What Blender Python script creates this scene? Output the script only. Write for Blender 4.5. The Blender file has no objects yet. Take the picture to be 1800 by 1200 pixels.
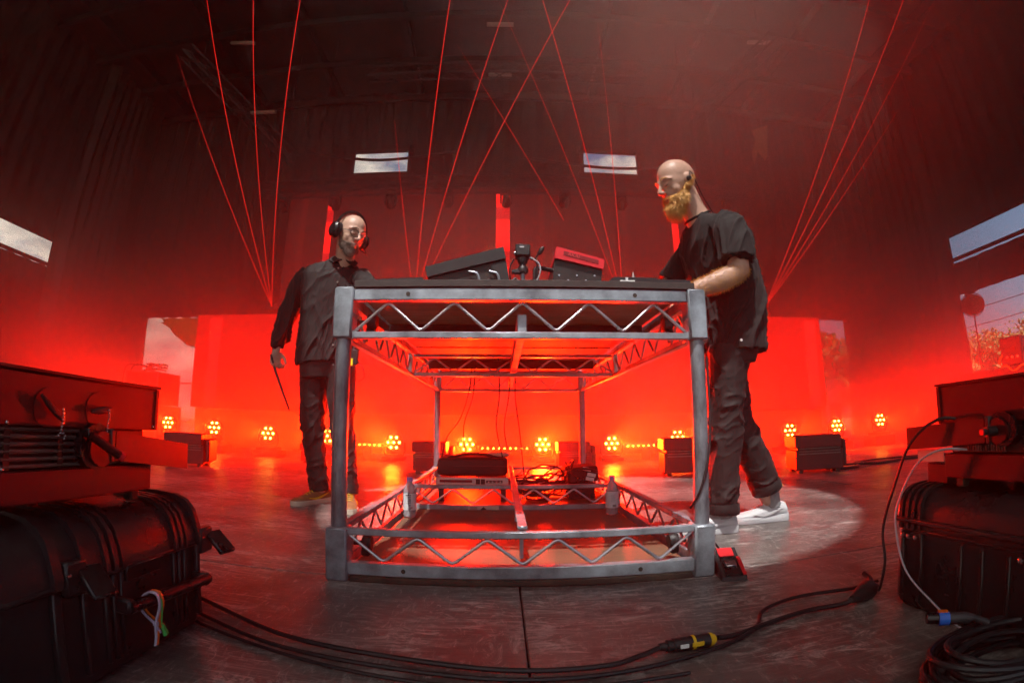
import bpy, bmesh, math, random
from mathutils import Vector, Matrix, Euler, noise
R = math.radians
random.seed(11)
scene = bpy.context.scene
col = scene.collection
# ------------------------------------------------------------------ camera (fisheye lens)
cd = bpy.data.cameras.new('camera'); cam = bpy.data.objects.new('camera', cd); col.objects.link(cam)
cd.type = 'PANO'; cd.panorama_type = 'FISHEYE_LENS_POLYNOMIAL'
cd.sensor_fit = 'HORIZONTAL'; cd.sensor_width = 36.0; cd.sensor_height = 24.0; cd.lens = 16.94
cd.fisheye_fov = R(170)
cd.fisheye_polynomial_k0 = 0.0
cd.fisheye_polynomial_k1 = -0.0590029861971
cd.fisheye_polynomial_k2 = -1.6601876e-05
cd.fisheye_polynomial_k3 = 2.0335139e-05
cd.fisheye_polynomial_k4 = -2.6574346e-07
cd.clip_start = 0.02; cd.clip_end = 2000
cam.location = (-0.065, -1.487, 0.502)
cam.rotation_euler = (math.pi/2 + 0.174, 0.0, -0.021)
scene.camera = cam
# ------------------------------------------------------------------ sky and sun
SUN_EL, SUN_AZ = R(66), R(194)            # azimuth from +y towards +x
world = bpy.data.worlds.new('World'); scene.world = world; world.use_nodes = True
wn = world.node_tree.nodes; wl = world.node_tree.links
bg = wn['Background']; bg.inputs['Strength'].default_value = 0.09
sky = wn.new('ShaderNodeTexSky'); sky.sky_type = 'NISHITA'; sky.sun_disc = False
sky.sun_elevation = SUN_EL; sky.sun_rotation = SUN_AZ; sky.air_density = 1.0; sky.dust_density = 3.0
tc = wn.new('ShaderNodeTexCoord'); mp = wn.new('ShaderNodeMapping'); mp.inputs['Scale'].default_value = (1.0, 1.0, 2.6)
cn = wn.new('ShaderNodeTexNoise'); cn.inputs['Scale'].default_value = 5.0; cn.inputs['Detail'].default_value = 9; cn.inputs['Roughness'].default_value = .62
cr = wn.new('ShaderNodeValToRGB'); cr.color_ramp.elements[0].position = .44; cr.color_ramp.elements[1].position = .62
cn2 = wn.new('ShaderNodeTexNoise'); cn2.inputs['Scale'].default_value = 11.0; cn2.inputs['Detail'].default_value = 6
cc = wn.new('ShaderNodeValToRGB')
cc.color_ramp.elements[0].color = (5.0, 4.7, 4.3, 1); cc.color_ramp.elements[0].position = .35
cc.color_ramp.elements[1].color = (12.0, 10.6, 8.4, 1); cc.color_ramp.elements[1].position = .68
mx = wn.new('ShaderNodeMix'); mx.data_type = 'RGBA'
wl.new(tc.outputs['Generated'], mp.inputs['Vector']); wl.new(mp.outputs[0], cn.inputs['Vector']); wl.new(mp.outputs[0], cn2.inputs['Vector'])
sx_ = wn.new('ShaderNodeSeparateXYZ'); wl.new(tc.outputs['Generated'], sx_.inputs[0]); ma = wn.new('ShaderNodeMath'); ma.operation = 'MULTIPLY_ADD'; ma.inputs[1].default_value = -.14; wl.new(sx_.outputs['X'], ma.inputs[0]); wl.new(cn.outputs['Fac'], ma.inputs[2]); wl.new(ma.outputs[0], cr.inputs[0]); wl.new(cn2.outputs['Fac'], cc.inputs[0])
wl.new(cr.outputs[0], mx.inputs['Factor']); wl.new(sky.outputs[0], mx.inputs['A']); wl.new(cc.outputs[0], mx.inputs['B'])
wl.new(mx.outputs['Result'], bg.inputs['Color'])
sl = bpy.data.lights.new('sun', 'SUN'); sl.energy = 5.0; sl.angle = R(.53); sl.color = (1.0, .965, .91)
so = bpy.data.objects.new('sun', sl); col.objects.link(so)
SUN_DIR = Vector((math.sin(SUN_AZ)*math.cos(SUN_EL), math.cos(SUN_AZ)*math.cos(SUN_EL), math.sin(SUN_EL)))
so.rotation_euler = SUN_DIR.to_track_quat('Z', 'Y').to_euler(); so.location = SUN_DIR*40
# ------------------------------------------------------------------ render settings
vs = scene.view_settings; vs.view_transform = 'Standard'; vs.look = 'None'; vs.exposure = 0.17; vs.gamma = 1.0; vs.use_curve_mapping = False
scene.render.engine = 'CYCLES'
cy = scene.cycles
cy.use_denoising = True; cy.denoiser = 'OPENIMAGEDENOISE'; cy.denoising_input_passes = 'RGB_ALBEDO_NORMAL'; cy.denoising_prefilter = 'FAST'
cy.max_bounces = 6; cy.diffuse_bounces = 3; cy.glossy_bounces = 3; cy.transmission_bounces = 5; cy.volume_bounces = 0; cy.volume_step_rate = 2.5; cy.volume_max_steps = 128
cy.use_adaptive_sampling = True; cy.adaptive_threshold = .03; cy.adaptive_min_samples = 16
cy.sample_clamp_indirect = 4.0; cy.use_light_tree = False; cy.caustics_reflective = False; cy.caustics_refractive = False
RED = (1.0, .008, .0003)

# ================================================================== helpers
def tag(o, label=None, cat=None, group=None, kind=None):
    if label: o['label'] = label
    if cat: o['category'] = cat
    if group: o['group'] = group
    if kind: o['kind'] = kind
    return o
def thing(name, label, cat, loc=(0, 0, 0), rotz=0, group=None):
    o = bpy.data.objects.new(name, None); col.objects.link(o); o.empty_display_size = .1
    o.location = loc; o.rotation_euler = (0, 0, rotz)
    return tag(o, label, cat, group)
def rootloc(o):
    v = Vector((0, 0, 0))
    while o is not None: v = v + Vector(o.location); o = o.parent
    return v
def copy_tree(o, parent=None):
    c = o.copy(); col.objects.link(c); c.parent = parent
    for ch in list(o.children): copy_tree(ch, c)
    return c
def link(name, me, mat, parent=None):
    o = bpy.data.objects.new(name, me); col.objects.link(o)
    if mat is not None and not me.materials: me.materials.append(mat)
    if parent is not None: o.parent = parent
    return o

class MB:
    """collects shapes; build() links them as one mesh object"""
    def __init__(s): s.v = []; s.f = []; s.M = None
    def add(s, vs, fs):
        b = len(s.v)
        s.v += [s.M @ Vector(p) if s.M else Vector(p) for p in vs]
        s.f += [tuple(b+i for i in f) for f in fs]
        return s
    def box(s, c, size, rot=None, ch=0.0):
        h = [x/2 for x in size]; c = Vector(c)
        Rm = Euler(rot).to_matrix() if rot is not None else None
        ch = min(ch, min(h)*.9)
        def T(p):
            p = Vector(p)
            return (Rm @ p if Rm else p) + c
        if ch <= 0:
            vs = [T((sx*h[0], sy*h[1], sz*h[2])) for sx in (-1, 1) for sy in (-1, 1) for sz in (-1, 1)]
            return s.add(vs, [(0,1,3,2),(4,6,7,5),(0,4,5,1),(2,3,7,6),(0,2,6,4),(1,5,7,3)])
        vs = []; ix = {}
        for sx in (-1, 1):
            for sy in (-1, 1):
                for sz in (-1, 1):
                    sg = (sx, sy, sz)
                    for a in range(3):
                        ix[(sg, a)] = len(vs)
                        vs.append(T([sg[k]*(h[k] if k == a else h[k]-ch) for k in range(3)]))
        fs = []
        for a in range(3):
            b, d = (a+1) % 3, (a+2) % 3
            for sa in (-1, 1):
                q = []
                for sb, sd in ((-1,-1),(1,-1),(1,1),(-1,1)):
                    g = [0]*3; g[a] = sa; g[b] = sb; g[d] = sd; q.append(ix[(tuple(g), a)])
                fs.append(tuple(q))
            for sa in (-1, 1):
                for sb in (-1, 1):
                    q = []
                    for sd, ax in ((-1,a),(1,a),(1,b),(-1,b)):
                        g = [0]*3; g[a] = sa; g[b] = sb; g[d] = sd; q.append(ix[(tuple(g), ax)])
                    fs.append(tuple(q))
        for sx in (-1, 1):
            for sy in (-1, 1):
                for sz in (-1, 1):
                    fs.append(tuple(ix[((sx, sy, sz), a)] for a in range(3)))
        return s.add(vs, fs)
    def span(s, lo, hi, ch=0.0):
        return s.box([(a+b)/2 for a, b in zip(lo, hi)], [abs(b-a) for a, b in zip(lo, hi)], None, ch)
    def tube(s, pts, r, n=8, closed=False, cap=True, flat=None):
        P = [Vector(p) for p in pts]; m = len(P)
        rs = r if isinstance(r, (list, tuple)) else [r]*m
        up = None; rings = []
        for i in range(m):
            if closed: t = P[(i+1) % m]-P[i-1]
            else: t = P[min(i+1, m-1)]-P[max(i-1, 0)]
            t = t.normalized() if t.length > 1e-9 else Vector((0, 0, 1))
            if up is None:
                up = Vector((0, 0, 1)) if abs(t.z) < .9 else Vector((0, 1, 0))
            up = (up - t*up.dot(t))
            up = up.normalized() if up.length > 1e-6 else t.orthogonal().normalized()
            sd = t.cross(up)
            rings.append([P[i] + (sd*math.cos(2*math.pi*k/n)*(flat or 1) + up*math.sin(2*math.pi*k/n))*rs[i] for k in range(n)])
        return s.loft(rings, cap and not closed, closed)
    def cyl(s, p0, p1, r0, r1=None, n=16): return s.tube([p0, p1], [r0, r0 if r1 is None else r1], n)
    def loft(s, rings, cap=True, closed=False):
        n = len(rings[0]); vs = [p for r in rings for p in r]; fs = []
        m = len(rings)
        for i in range(m if closed else m-1):
            a, b = i*n, ((i+1) % m)*n
            for k in range(n):
                k2 = (k+1) % n
                fs.append((a+k, a+k2, b+k2, b+k))
        if cap and not closed:
            fs.append(tuple(range(n-1, -1, -1))); fs.append(tuple((m-1)*n+k for k in range(n)))
        return s.add(vs, fs)
    def lathe(s, prof, n=20, M=None):
        M = M or Matrix()
        return s.loft([[M @ Vector((r*math.cos(2*math.pi*k/n), r*math.sin(2*math.pi*k/n), z)) for k in range(n)] for r, z in prof])
    def prism(s, poly, a, b, axis='y'):
        def T(u, v, w): return (u, w, v) if axis == 'y' else ((w, u, v) if axis == 'x' else (u, v, w))
        n = len(poly)
        return s.loft([[Vector(T(u, v, a)) for u, v in poly], [Vector(T(u, v, b)) for u, v in poly]])
    def ell(s, c, r, n=16, m=10, M=None):
        c = Vector(c); M = M or Matrix.Identity(3)
        rings = []
        for i in range(m+1):
            th = math.pi*(i/m)*.998+.003
            rings.append([c + M @ Vector((r[0]*math.sin(th)*math.cos(2*math.pi*k/n), r[1]*math.sin(th)*math.sin(2*math.pi*k/n), r[2]*math.cos(th))) for k in range(n)])
        return s.loft(rings)
    def mesh(s, name, ang=38, recalc=True):
        me = bpy.data.meshes.new(name); me.from_pydata([tuple(p) for p in s.v], [], s.f)
        if recalc:
            bm = bmesh.new(); bm.from_mesh(me); bmesh.ops.recalc_face_normals(bm, faces=bm.faces); bm.to_mesh(me); bm.free()
        if ang:
            me.polygons.foreach_set('use_smooth', [True]*len(me.polygons)); me.set_sharp_from_angle(angle=R(ang))
        me.update()
        return me
    def build(s, name, mat, parent=None, w=False, ang=38, recalc=True):
        if w and parent is not None:
            o = rootloc(parent); s.v = [p-o for p in s.v]
        return link(name, s.mesh(name, ang, recalc), mat, parent)

def top(name, mb, mat, label, cat, group=None, kind=None, loc=None, ang=38):
    """a thing that is a single mesh; world vertices, origin moved to its base"""
    xs = [p.x for p in mb.v]; ys = [p.y for p in mb.v]; zs = [p.z for p in mb.v]
    o0 = Vector(loc) if loc is not None else Vector(((min(xs)+max(xs))/2, (min(ys)+max(ys))/2, min(zs)))
    mb.v = [p-o0 for p in mb.v]
    o = mb.build(name, mat, None, False, ang); o.location = o0
    return tag(o, label, cat, group, kind)
def spline(pts, k=8):
    P = [Vector(p) for p in pts]; out = []
    for i in range(len(P)-1):
        p0, p1, p2, p3 = P[max(i-1, 0)], P[i], P[i+1], P[min(i+2, len(P)-1)]
        for j in range(k):
            t = j/k
            out.append(.5*((2*p1)+(p2-p0)*t+(2*p0-5*p1+4*p2-p3)*t*t+(3*p1-p0-3*p2+p3)*t**3))
    return out+[P[-1]]

# ------------------------------------------------------------------ materials
def pbr(name, c, rough=.5, metal=0., var=.18, scale=9., c2=None, bump=0., bscale=120., rvar=.1, spec=.5, sheen=0., stretch=None, rnd=0., trans=0., ior=1.45):
    m = bpy.data.materials.new(name); m.use_nodes = True; nt = m.node_tree; N = nt.nodes; L = nt.links
    b = N['Principled BSDF']
    tcn = N.new('ShaderNodeTexCoord'); src = tcn.outputs['Object']
    if stretch:
        mpn = N.new('ShaderNodeMapping'); mpn.inputs['Scale'].default_value = stretch; L.new(src, mpn.inputs[0]); src = mpn.outputs[0]
    n1 = N.new('ShaderNodeTexNoise'); n1.inputs['Scale'].default_value = scale; n1.inputs['Detail'].default_value = 6; n1.inputs['Roughness'].default_value = .65
    L.new(src, n1.inputs['Vector'])
    rp = N.new('ShaderNodeValToRGB'); rp.color_ramp.elements[0].position = .32; rp.color_ramp.elements[1].position = .7
    d = c2 or tuple(min(x*(1+var), 1) for x in c); e = c if c2 else tuple(x*(1-var) for x in c)
    rp.color_ramp.elements[0].color = (*e, 1); rp.color_ramp.elements[1].color = (*d, 1)
    L.new(n1.outputs['Fac'], rp.inputs[0]); cs = rp.outputs[0]
    if rnd:
        oi = N.new('ShaderNodeObjectInfo'); mr = N.new('ShaderNodeMapRange'); mr.inputs['To Min'].default_value = 1-rnd; mr.inputs['To Max'].default_value = 1+rnd
        hv = N.new('ShaderNodeHueSaturation'); L.new(oi.outputs['Random'], mr.inputs[0]); L.new(mr.outputs[0], hv.inputs['Value']); L.new(cs, hv.inputs['Color']); cs = hv.outputs[0]
    L.new(cs, b.inputs['Base Color'])
    rr = N.new('ShaderNodeMapRange'); rr.inputs['To Min'].default_value = max(rough-rvar, .02); rr.inputs['To Max'].default_value = min(rough+rvar, 1)
    L.new(n1.outputs['Fac'], rr.inputs[0]); L.new(rr.outputs[0], b.inputs['Roughness'])
    b.inputs['Metallic'].default_value = metal; b.inputs['Specular IOR Level'].default_value = spec
    b.inputs['Sheen Weight'].default_value = sheen; b.inputs['Transmission Weight'].default_value = trans; b.inputs['IOR'].default_value = ior
    if bump:
        n2 = N.new('ShaderNodeTexNoise'); n2.inputs['Scale'].default_value = bscale; n2.inputs['Detail'].default_value = 3; L.new(src, n2.inputs['Vector'])
        bp = N.new('ShaderNodeBump'); bp.inputs['Strength'].default_value = bump; bp.inputs['Distance'].default_value = .004
        L.new(n2.outputs['Fac'], bp.inputs['Height']); L.new(bp.outputs[0], b.inputs['Normal'])
    return m
def emit(name, c, strength):
    m = bpy.data.materials.new(name); m.use_nodes = True; N = m.node_tree.nodes; L = m.node_tree.links
    b = N['Principled BSDF']; b.inputs['Base Color'].default_value = (.02, .02, .02, 1); b.inputs['Roughness'].default_value = .4
    b.inputs['Emission Color'].default_value = (*c, 1); b.inputs['Emission Strength'].default_value = strength
    m.cycles.emission_sampling = 'AUTO' if name in ('ledwall', 'added_glow') else 'NONE'
    return m
M = {}
M['zinc'] = pbr('zinc', (.13, .145, .165), .42, .5, .3, 7, c2=(.46, .52, .58), bump=.12, bscale=90, rvar=.15)
M['pipe'] = pbr('pipe', (.10, .11, .125), .42, .5, .35, 16, c2=(.36, .40, .45), bump=.2, bscale=70, rvar=.15, stretch=(1, 1, .35))
M['rod'] = pbr('rod', (.5, .5, .52), .3, .9, .15, 20)
M['rubber'] = pbr('rubber', (.018, .016, .014), .7, 0, .4, 20, c2=(.06, .045, .03))
M['black'] = pbr('black', (.014, .014, .015), .5, 0, .25, 12, bump=.1, bscale=300)
M['blackgloss'] = pbr('blackgloss', (.01, .01, .011), .28, 0, .25, 12)
M['case'] = pbr('case', (.018, .018, .019), .29, 0, .3, 7, bump=.22, bscale=420, rvar=.08)
M['steel'] = pbr('steel', (.55, .55, .57), .25, 1., .1, 20)
M['darksteel'] = pbr('darksteel', (.05, .05, .055), .5, .5, .2, 12)
M['silver'] = pbr('silver', (.6, .58, .57), .35, .6, .12, 10)
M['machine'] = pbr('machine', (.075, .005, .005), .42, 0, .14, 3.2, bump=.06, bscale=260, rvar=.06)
M['machine_dark'] = pbr('machine_dark', (.03, .012, .010), .4, 0, .2, 9)
M['ply'] = pbr('ply', (.11, .062, .038), .5, 0, .25, 2.2, bump=.12, bscale=40, stretch=(1.2, 7, 1), c2=(.19, .115, .07))
M['plank'] = pbr('plank', (.30, .19, .12), .6, 0, .25, 3, stretch=(1, 9, 1), bump=.15, bscale=30, rnd=.2)
M['topboard'] = pbr('topboard', (.022, .02, .02), .6, 0, .4, 30, c2=(.05, .04, .035))
M['drape'] = pbr('drape', (.022, .020, .021), .85, 0, .25, 3, sheen=.15, rvar=.05)
M['roof'] = pbr('roof', (.035, .034, .033), .8, 0, .3, 2)
M['cable'] = pbr('cable', (.014, .014, .016), .42, 0, .3, 30)
M['cablegrey'] = pbr('cablegrey', (.42, .42, .47), .4, 0, .1, 30)
M['white'] = pbr('white', (.78, .78, .78), .5, 0, .04, 10)
M['yellow'] = pbr('yellow', (.75, .45, .02), .45, 0, .1, 10)
M['redplastic'] = pbr('redplastic', (.70, .022, .03), .4, 0, .1, 8)
M['blue'] = pbr('blue', (.02, .13, .62), .35, 0, .1, 10)
M['skin'] = pbr('skin', (.50, .29, .21), .44, 0, .1, 22, c2=(.60, .37, .28), bump=.08, bscale=500)
M['tee'] = pbr('tee', (.008, .0068, .0068), .85, 0, .15, 20, sheen=.04, bump=.15, bscale=600)
M['shirt'] = pbr('shirt', (.008, .0068, .0068), .8, 0, .15, 20, sheen=.04, bump=.15, bscale=600)
M['trouser'] = pbr('trouser', (.009, .0078, .0078), .68, 0, .25, 14, sheen=.04, bump=.2, bscale=500)
M['shoe_white'] = pbr('shoe_white', (.58, .58, .60), .45, 0, .05, 30)
M['shoe_tan'] = pbr('shoe_tan', (.30, .12, .05), .6, 0, .25, 30)
M['cream'] = pbr('cream', (.6, .5, .4), .6, 0, .1, 30)
M['sock'] = pbr('sock', (.25, .26, .27), .9, 0, .15, 60)
M['bottle'] = pbr('bottle', (.80, .84, .92), .12, 0, 0.02, 10, trans=.7, ior=1.25, rvar=.02)
M['lens_on'] = emit('lens_on', (1.0, .33, .03), 90.)
M['dot_on'] = emit('dot_on', (1.0, .32, .02), 55.)
M['laser'] = emit('laser', (1.0, .014, .008), 1.1)
M['ledwall'] = emit('ledwall', (1.0, .004, .0003), .85)
M['added_glow'] = emit('added_glow', (1.0, .018, .0004), .75)
M['ledbar'] = emit('ledbar', (1.0, .008, .006), 1.7)
M['ledbar2'] = emit('ledbar2', (1.0, .012, .015), .75)
M['silverdim'] = pbr('silverdim', (.25, .24, .22), .5, .2, .15, 10)
M['leddim'] = emit('leddim', (1.0, .03, .02), .10)
M['screen'] = emit('screen', (1.0, .03, .025), .05)
M['leaf'] = pbr('leaf', (.07, .13, .02), .6, 0, .3, 1.5, c2=(.16, .24, .05))
M['bark'] = pbr('bark', (.12, .085, .06), .9, 0, .3, 6)
def cloth_trans(name, c):
    m = bpy.data.materials.new(name); m.use_nodes = True; N = m.node_tree.nodes; L = m.node_tree.links; N.remove(N['Principled BSDF'])
    a = N.new('ShaderNodeBsdfDiffuse'); b = N.new('ShaderNodeBsdfTranslucent'); x = N.new('ShaderNodeMixShader'); n = N.new('ShaderNodeTexNoise'); n.inputs['Scale'].default_value = 3
    r = N.new('ShaderNodeValToRGB'); r.color_ramp.elements[0].color = (*[q*.75 for q in c], 1); r.color_ramp.elements[1].color = (*c, 1)
    L.new(n.outputs['Fac'], r.inputs[0]); L.new(r.outputs[0], a.inputs['Color']); L.new(r.outputs[0], b.inputs['Color']); x.inputs[0].default_value = .55
    L.new(a.outputs[0], x.inputs[1]); L.new(b.outputs[0], x.inputs[2]); L.new(x.outputs[0], N['Material Output'].inputs['Surface'])
    return m
M['tarp'] = cloth_trans('tarp', (.75, .40, .07))
M['tancloth'] = pbr('tancloth', (.20, .12, .055), .8, 0, .35, 6, stretch=(6, 6, .6))
M['ground'] = pbr('ground', (.16, .14, .10), .9, 0, .3, .4, c2=(.10, .13, .05))
M['plastic_sheet'] = pbr('plastic_sheet', (.05, .047, .047), .4, 0, .25, 4)

M['orange'] = pbr('orange', (.8, .16, .02), .4); M['lilac'] = pbr('lilac', (.55, .48, .62), .4); M['green'] = pbr('green', (.06, .5, .1), .4); M['slat'] = pbr('slat', (.16, .13, .12), .35, .5, .2, 20)
M['sticker'] = pbr('sticker', (.5, .45, .42), .6, 0, .05, 10)
M['chassis'] = pbr('chassis', (.028, .025, .024), .45, .2, .3, 14)
M['reddark'] = pbr('reddark', (.25, .01, .013), .4, 0, .1, 8)
M['redlight'] = pbr('redlight', (.75, .06, .06), .4, 0, .1, 8)
M['nylon'] = pbr('nylon', (.016, .014, .015), .6, 0, .3, 16, bump=.3, bscale=120)

M['beard_red'] = pbr('beard_red', (.58, .27, .06), .55, 0, .3, 40, c2=(.80, .45, .14))
M['beard_grey'] = pbr('beard_grey', (.16, .11, .085), .7, 0, .3, 60, c2=(.34, .27, .22))
M['brow'] = pbr('brow', (.16, .09, .05), .8)
M['yellowtag'] = pbr('yellowtag', (.75, .72, .03), .5)
M['lash'] = pbr('lash', (.05, .03, .025), .7)
M['lip'] = pbr('lip', (.42, .17, .14), .5)
def clear_lens():
    m = bpy.data.materials.new('glass'); m.use_nodes = True; N = m.node_tree.nodes; L = m.node_tree.links; N.remove(N['Principled BSDF'])
    a = N.new('ShaderNodeBsdfTransparent'); b = N.new('ShaderNodeBsdfGlossy'); b.inputs['Roughness'].default_value = .05; x = N.new('ShaderNodeMixShader'); x.inputs[0].default_value = .07
    L.new(a.outputs[0], x.inputs[1]); L.new(b.outputs[0], x.inputs[2]); L.new(x.outputs[0], N['Material Output'].inputs['Surface']); return m
M['glass'] = clear_lens()
M['white_shirt'] = pbr('white_shirt', (.7, .69, .66), .8, 0, .06, 20)

# deck panels: scuffed dark paint on plywood
def deck_mat():
    m = bpy.data.materials.new('deck'); m.use_nodes = True; N = m.node_tree.nodes; L = m.node_tree.links; b = N['Principled BSDF']
    geo = N.new('ShaderNodeNewGeometry'); oi = N.new('ShaderNodeObjectInfo')
    def nz(scale, detail, rough, dist=0., st=None, rot=0.):
        mp_ = N.new('ShaderNodeMapping'); mp_.inputs['Scale'].default_value = st or (1, 1, 1); mp_.inputs['Rotation'].default_value = (0, 0, R(rot)); L.new(geo.outputs['Position'], mp_.inputs[0])
        n_ = N.new('ShaderNodeTexNoise'); n_.inputs['Scale'].default_value = scale; n_.inputs['Detail'].default_value = detail; n_.inputs['Roughness'].default_value = rough; n_.inputs['Distortion'].default_value = dist; L.new(mp_.outputs[0], n_.inputs['Vector']); return n_.outputs['Fac']
    def ramp(src, stops):
        r_ = N.new('ShaderNodeValToRGB'); e = r_.color_ramp.elements
        e[0].position, e[0].color = stops[0][0], (*stops[0][1], 1); e[1].position, e[1].color = stops[1][0], (*stops[1][1], 1)
        for p_, c_ in stops[2:]:
            q = e.new(p_); q.color = (*c_, 1)
        L.new(src, r_.inputs[0]); return r_.outputs[0]
    def mix(f, a, bcol, mode='MIX'):
        x = N.new('ShaderNodeMix'); x.data_type = 'RGBA'; x.blend_type = mode; L.new(f, x.inputs['Factor']); L.new(a, x.inputs['A'])
        if isinstance(bcol, tuple): x.inputs['B'].default_value = (*bcol, 1)
        else: L.new(bcol, x.inputs['B'])
        return x.outputs['Result']
    def mul(a, k):
        x = N.new('ShaderNodeMath'); x.operation = 'MULTIPLY'; L.new(a, x.inputs[0])
        if isinstance(k, float): x.inputs[1].default_value = k
        else: L.new(k, x.inputs[1])
        return x.outputs[0]
    W_, K_ = (1, 1, 1), (0, 0, 0)
    base = ramp(nz(1.7, 8, .62, .6), [(.34, (.040, .034, .033)), (.50, (.082, .073, .068)), (.66, (.165, .150, .136))])
    grain = ramp(nz(4.0, 8, .7, 0, (1.0, 16, 1)), [(.40, K_), (.62, W_)])
    c = mix(mul(grain, .25), base, (.16, .145, .135))
    area = ramp(nz(2.3, 4, .55), [(.42, K_), (.60, W_)])
    scuff = ramp(nz(7.0, 10, .78, 1.5, (1, 3.2, 1), 28), [(.50, K_), (.62, W_)])
    c = mix(mul(mul(scuff, area), .95), c, (.52, .49, .46))
    scuff2 = ramp(nz(9.0, 10, .8, 2.0, (3.0, 1, 1), -17), [(.54, K_), (.66, W_)])
    c = mix(mul(scuff2, .7), c, (.42, .395, .37))
    for k, (rot, st, sc) in enumerate(((20, (.35, 6, 1), 3.4), (-38, (.4, 7, 1), 3.1), (75, (.35, 6, 1), 2.8))):
        ln = ramp(nz(sc, 3, .5, .35, st, rot), [(.488, K_), (.500, W_), (.512, K_)])
        c = mix(mul(mul(ln, area), .5), c, (.44, .41, .39))
    spots = ramp(nz(26., 3, .6), [(.68, K_), (.74, W_)]); c = mix(mul(spots, .6), c, (.45, .42, .38))
    dark = ramp(nz(3.4, 6, .6, .4, (1, 1.6, 1), 50), [(.56, K_), (.68, W_)]); c = mix(mul(dark, .65), c, (.028, .024, .024))
    hv = N.new('ShaderNodeHueSaturation'); mr = N.new('ShaderNodeMapRange'); mr.inputs['To Min'].default_value = .86; mr.inputs['To Max'].default_value = 1.16; L.new(oi.outputs['Random'], mr.inputs[0]); L.new(mr.outputs[0], hv.inputs['Value']); L.new(c, hv.inputs['Color'])
    L.new(hv.outputs[0], b.inputs['Base Color'])
    rr_ = N.new('ShaderNodeMapRange'); rr_.inputs['To Min'].default_value = .16; rr_.inputs['To Max'].default_value = .56; L.new(nz(3.0, 8, .7, .5), rr_.inputs[0]); L.new(rr_.outputs[0], b.inputs['Roughness'])
    bp = N.new('ShaderNodeBump'); bp.inputs['Strength'].default_value = .25; bp.inputs['Distance'].default_value = .004; L.new(nz(45., 6, .7, 0, (1, 5, 1)), bp.inputs['Height']); L.new(bp.outputs[0], b.inputs['Normal'])
    return m
M['deck'] = deck_mat()

# ================================================================== the setting
gm = MB(); gm.box((0, 20, -1.25), (600, 600, .1)); tag(gm.build('ground', M['ground']), kind='structure')
fm = MB(); fm.span((-14, -7, -1.2), (14, 14, -.014)); floor = tag(fm.build('stage_floor', M['black']), kind='structure')
PX = [-12.25+2.45*i-.01 for i in range(11)]; PY = [-4.53, -3.0, -1.47, .06, 1.6, 3.13, 4.66, 6.19, 7.72, 9.25, 10.8]
pm = {}
for j in range(len(PY)-1):
    h = round(PY[j+1]-PY[j], 3)
    if h not in pm:
        b_ = MB(); b_.box((0, 0, -.009), (2.446, h-.004, .018), None, .0025); pm[h] = b_.mesh('deck_panel')
    for i in range(len(PX)-1):
        o = link('deck_panel', pm[h], M['deck'], floor); o.location = ((PX[i]+PX[i+1])/2, (PY[j]+PY[j+1])/2, 0)

# roof with an unseen round opening, added to throw the pool of sun
ZR = 9.0
POOL = Vector((.46, 1.62, 0)); HR = 1.62; HX = .0     # opening stretched by HX towards -x
hc = POOL + SUN_DIR*(ZR/SUN_DIR.z)
def roof_ring(z):
    inner = []; outer = []
    x0, x1, y0, y1 = -10.6, 10.6, -5.6, 9.5
    for k in range(72):
        a = 2*math.pi*k/72; dx, dy = math.cos(a), math.sin(a)
        inner.append(Vector((hc.x+HR*dx-(HX if dx < -.01 else 0), hc.y+HR*dy, z)))
        t = min((x1-hc.x)/dx if dx > 1e-6 else ((x0-hc.x)/dx if dx < -1e-6 else 1e9), (y1-hc.y)/dy if dy > 1e-6 else ((y0-hc.y)/dy if dy < -1e-6 else 1e9))
        outer.append(Vector((hc.x+t*dx, hc.y+t*dy, z)))
    # push the nearest samples into the rectangle's corners
    for cx_, cy_ in ((x0, y0), (x0, y1), (x1, y0), (x1, y1)):
        q = min(range(72), key=lambda i: (outer[i]-Vector((cx_, cy_, z))).length); outer[q] = Vector((cx_, cy_, z))
    return inner, outer
i0, o0 = roof_ring(ZR); i1, o1 = roof_ring(ZR+.06)
rm = MB(); rm.loft([i0, o0, o1, i1], cap=False, closed=True); roof = tag(rm.build('roof', M['roof'], ang=0), kind='structure')
for x in (-9, -6.6, -4.4, -2.2, 0, 2.2, 4.4, 6.6, 9):
    b_ = MB(); b_.span((x-.06, 0.4 if x in (-2.2, 0, 2.2) else -4.5, ZR-.26), (x+.06, 9.2, ZR-.01)); b_.build('rafter', M['darksteel'], roof)
for y in (4.6, 6.0, 7.4, 8.8):
    b_ = MB(); b_.span((-10, y-.05, ZR-.42), (10, y+.05, ZR-.262)); b_.build('purlin', M['darksteel'], roof)

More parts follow.
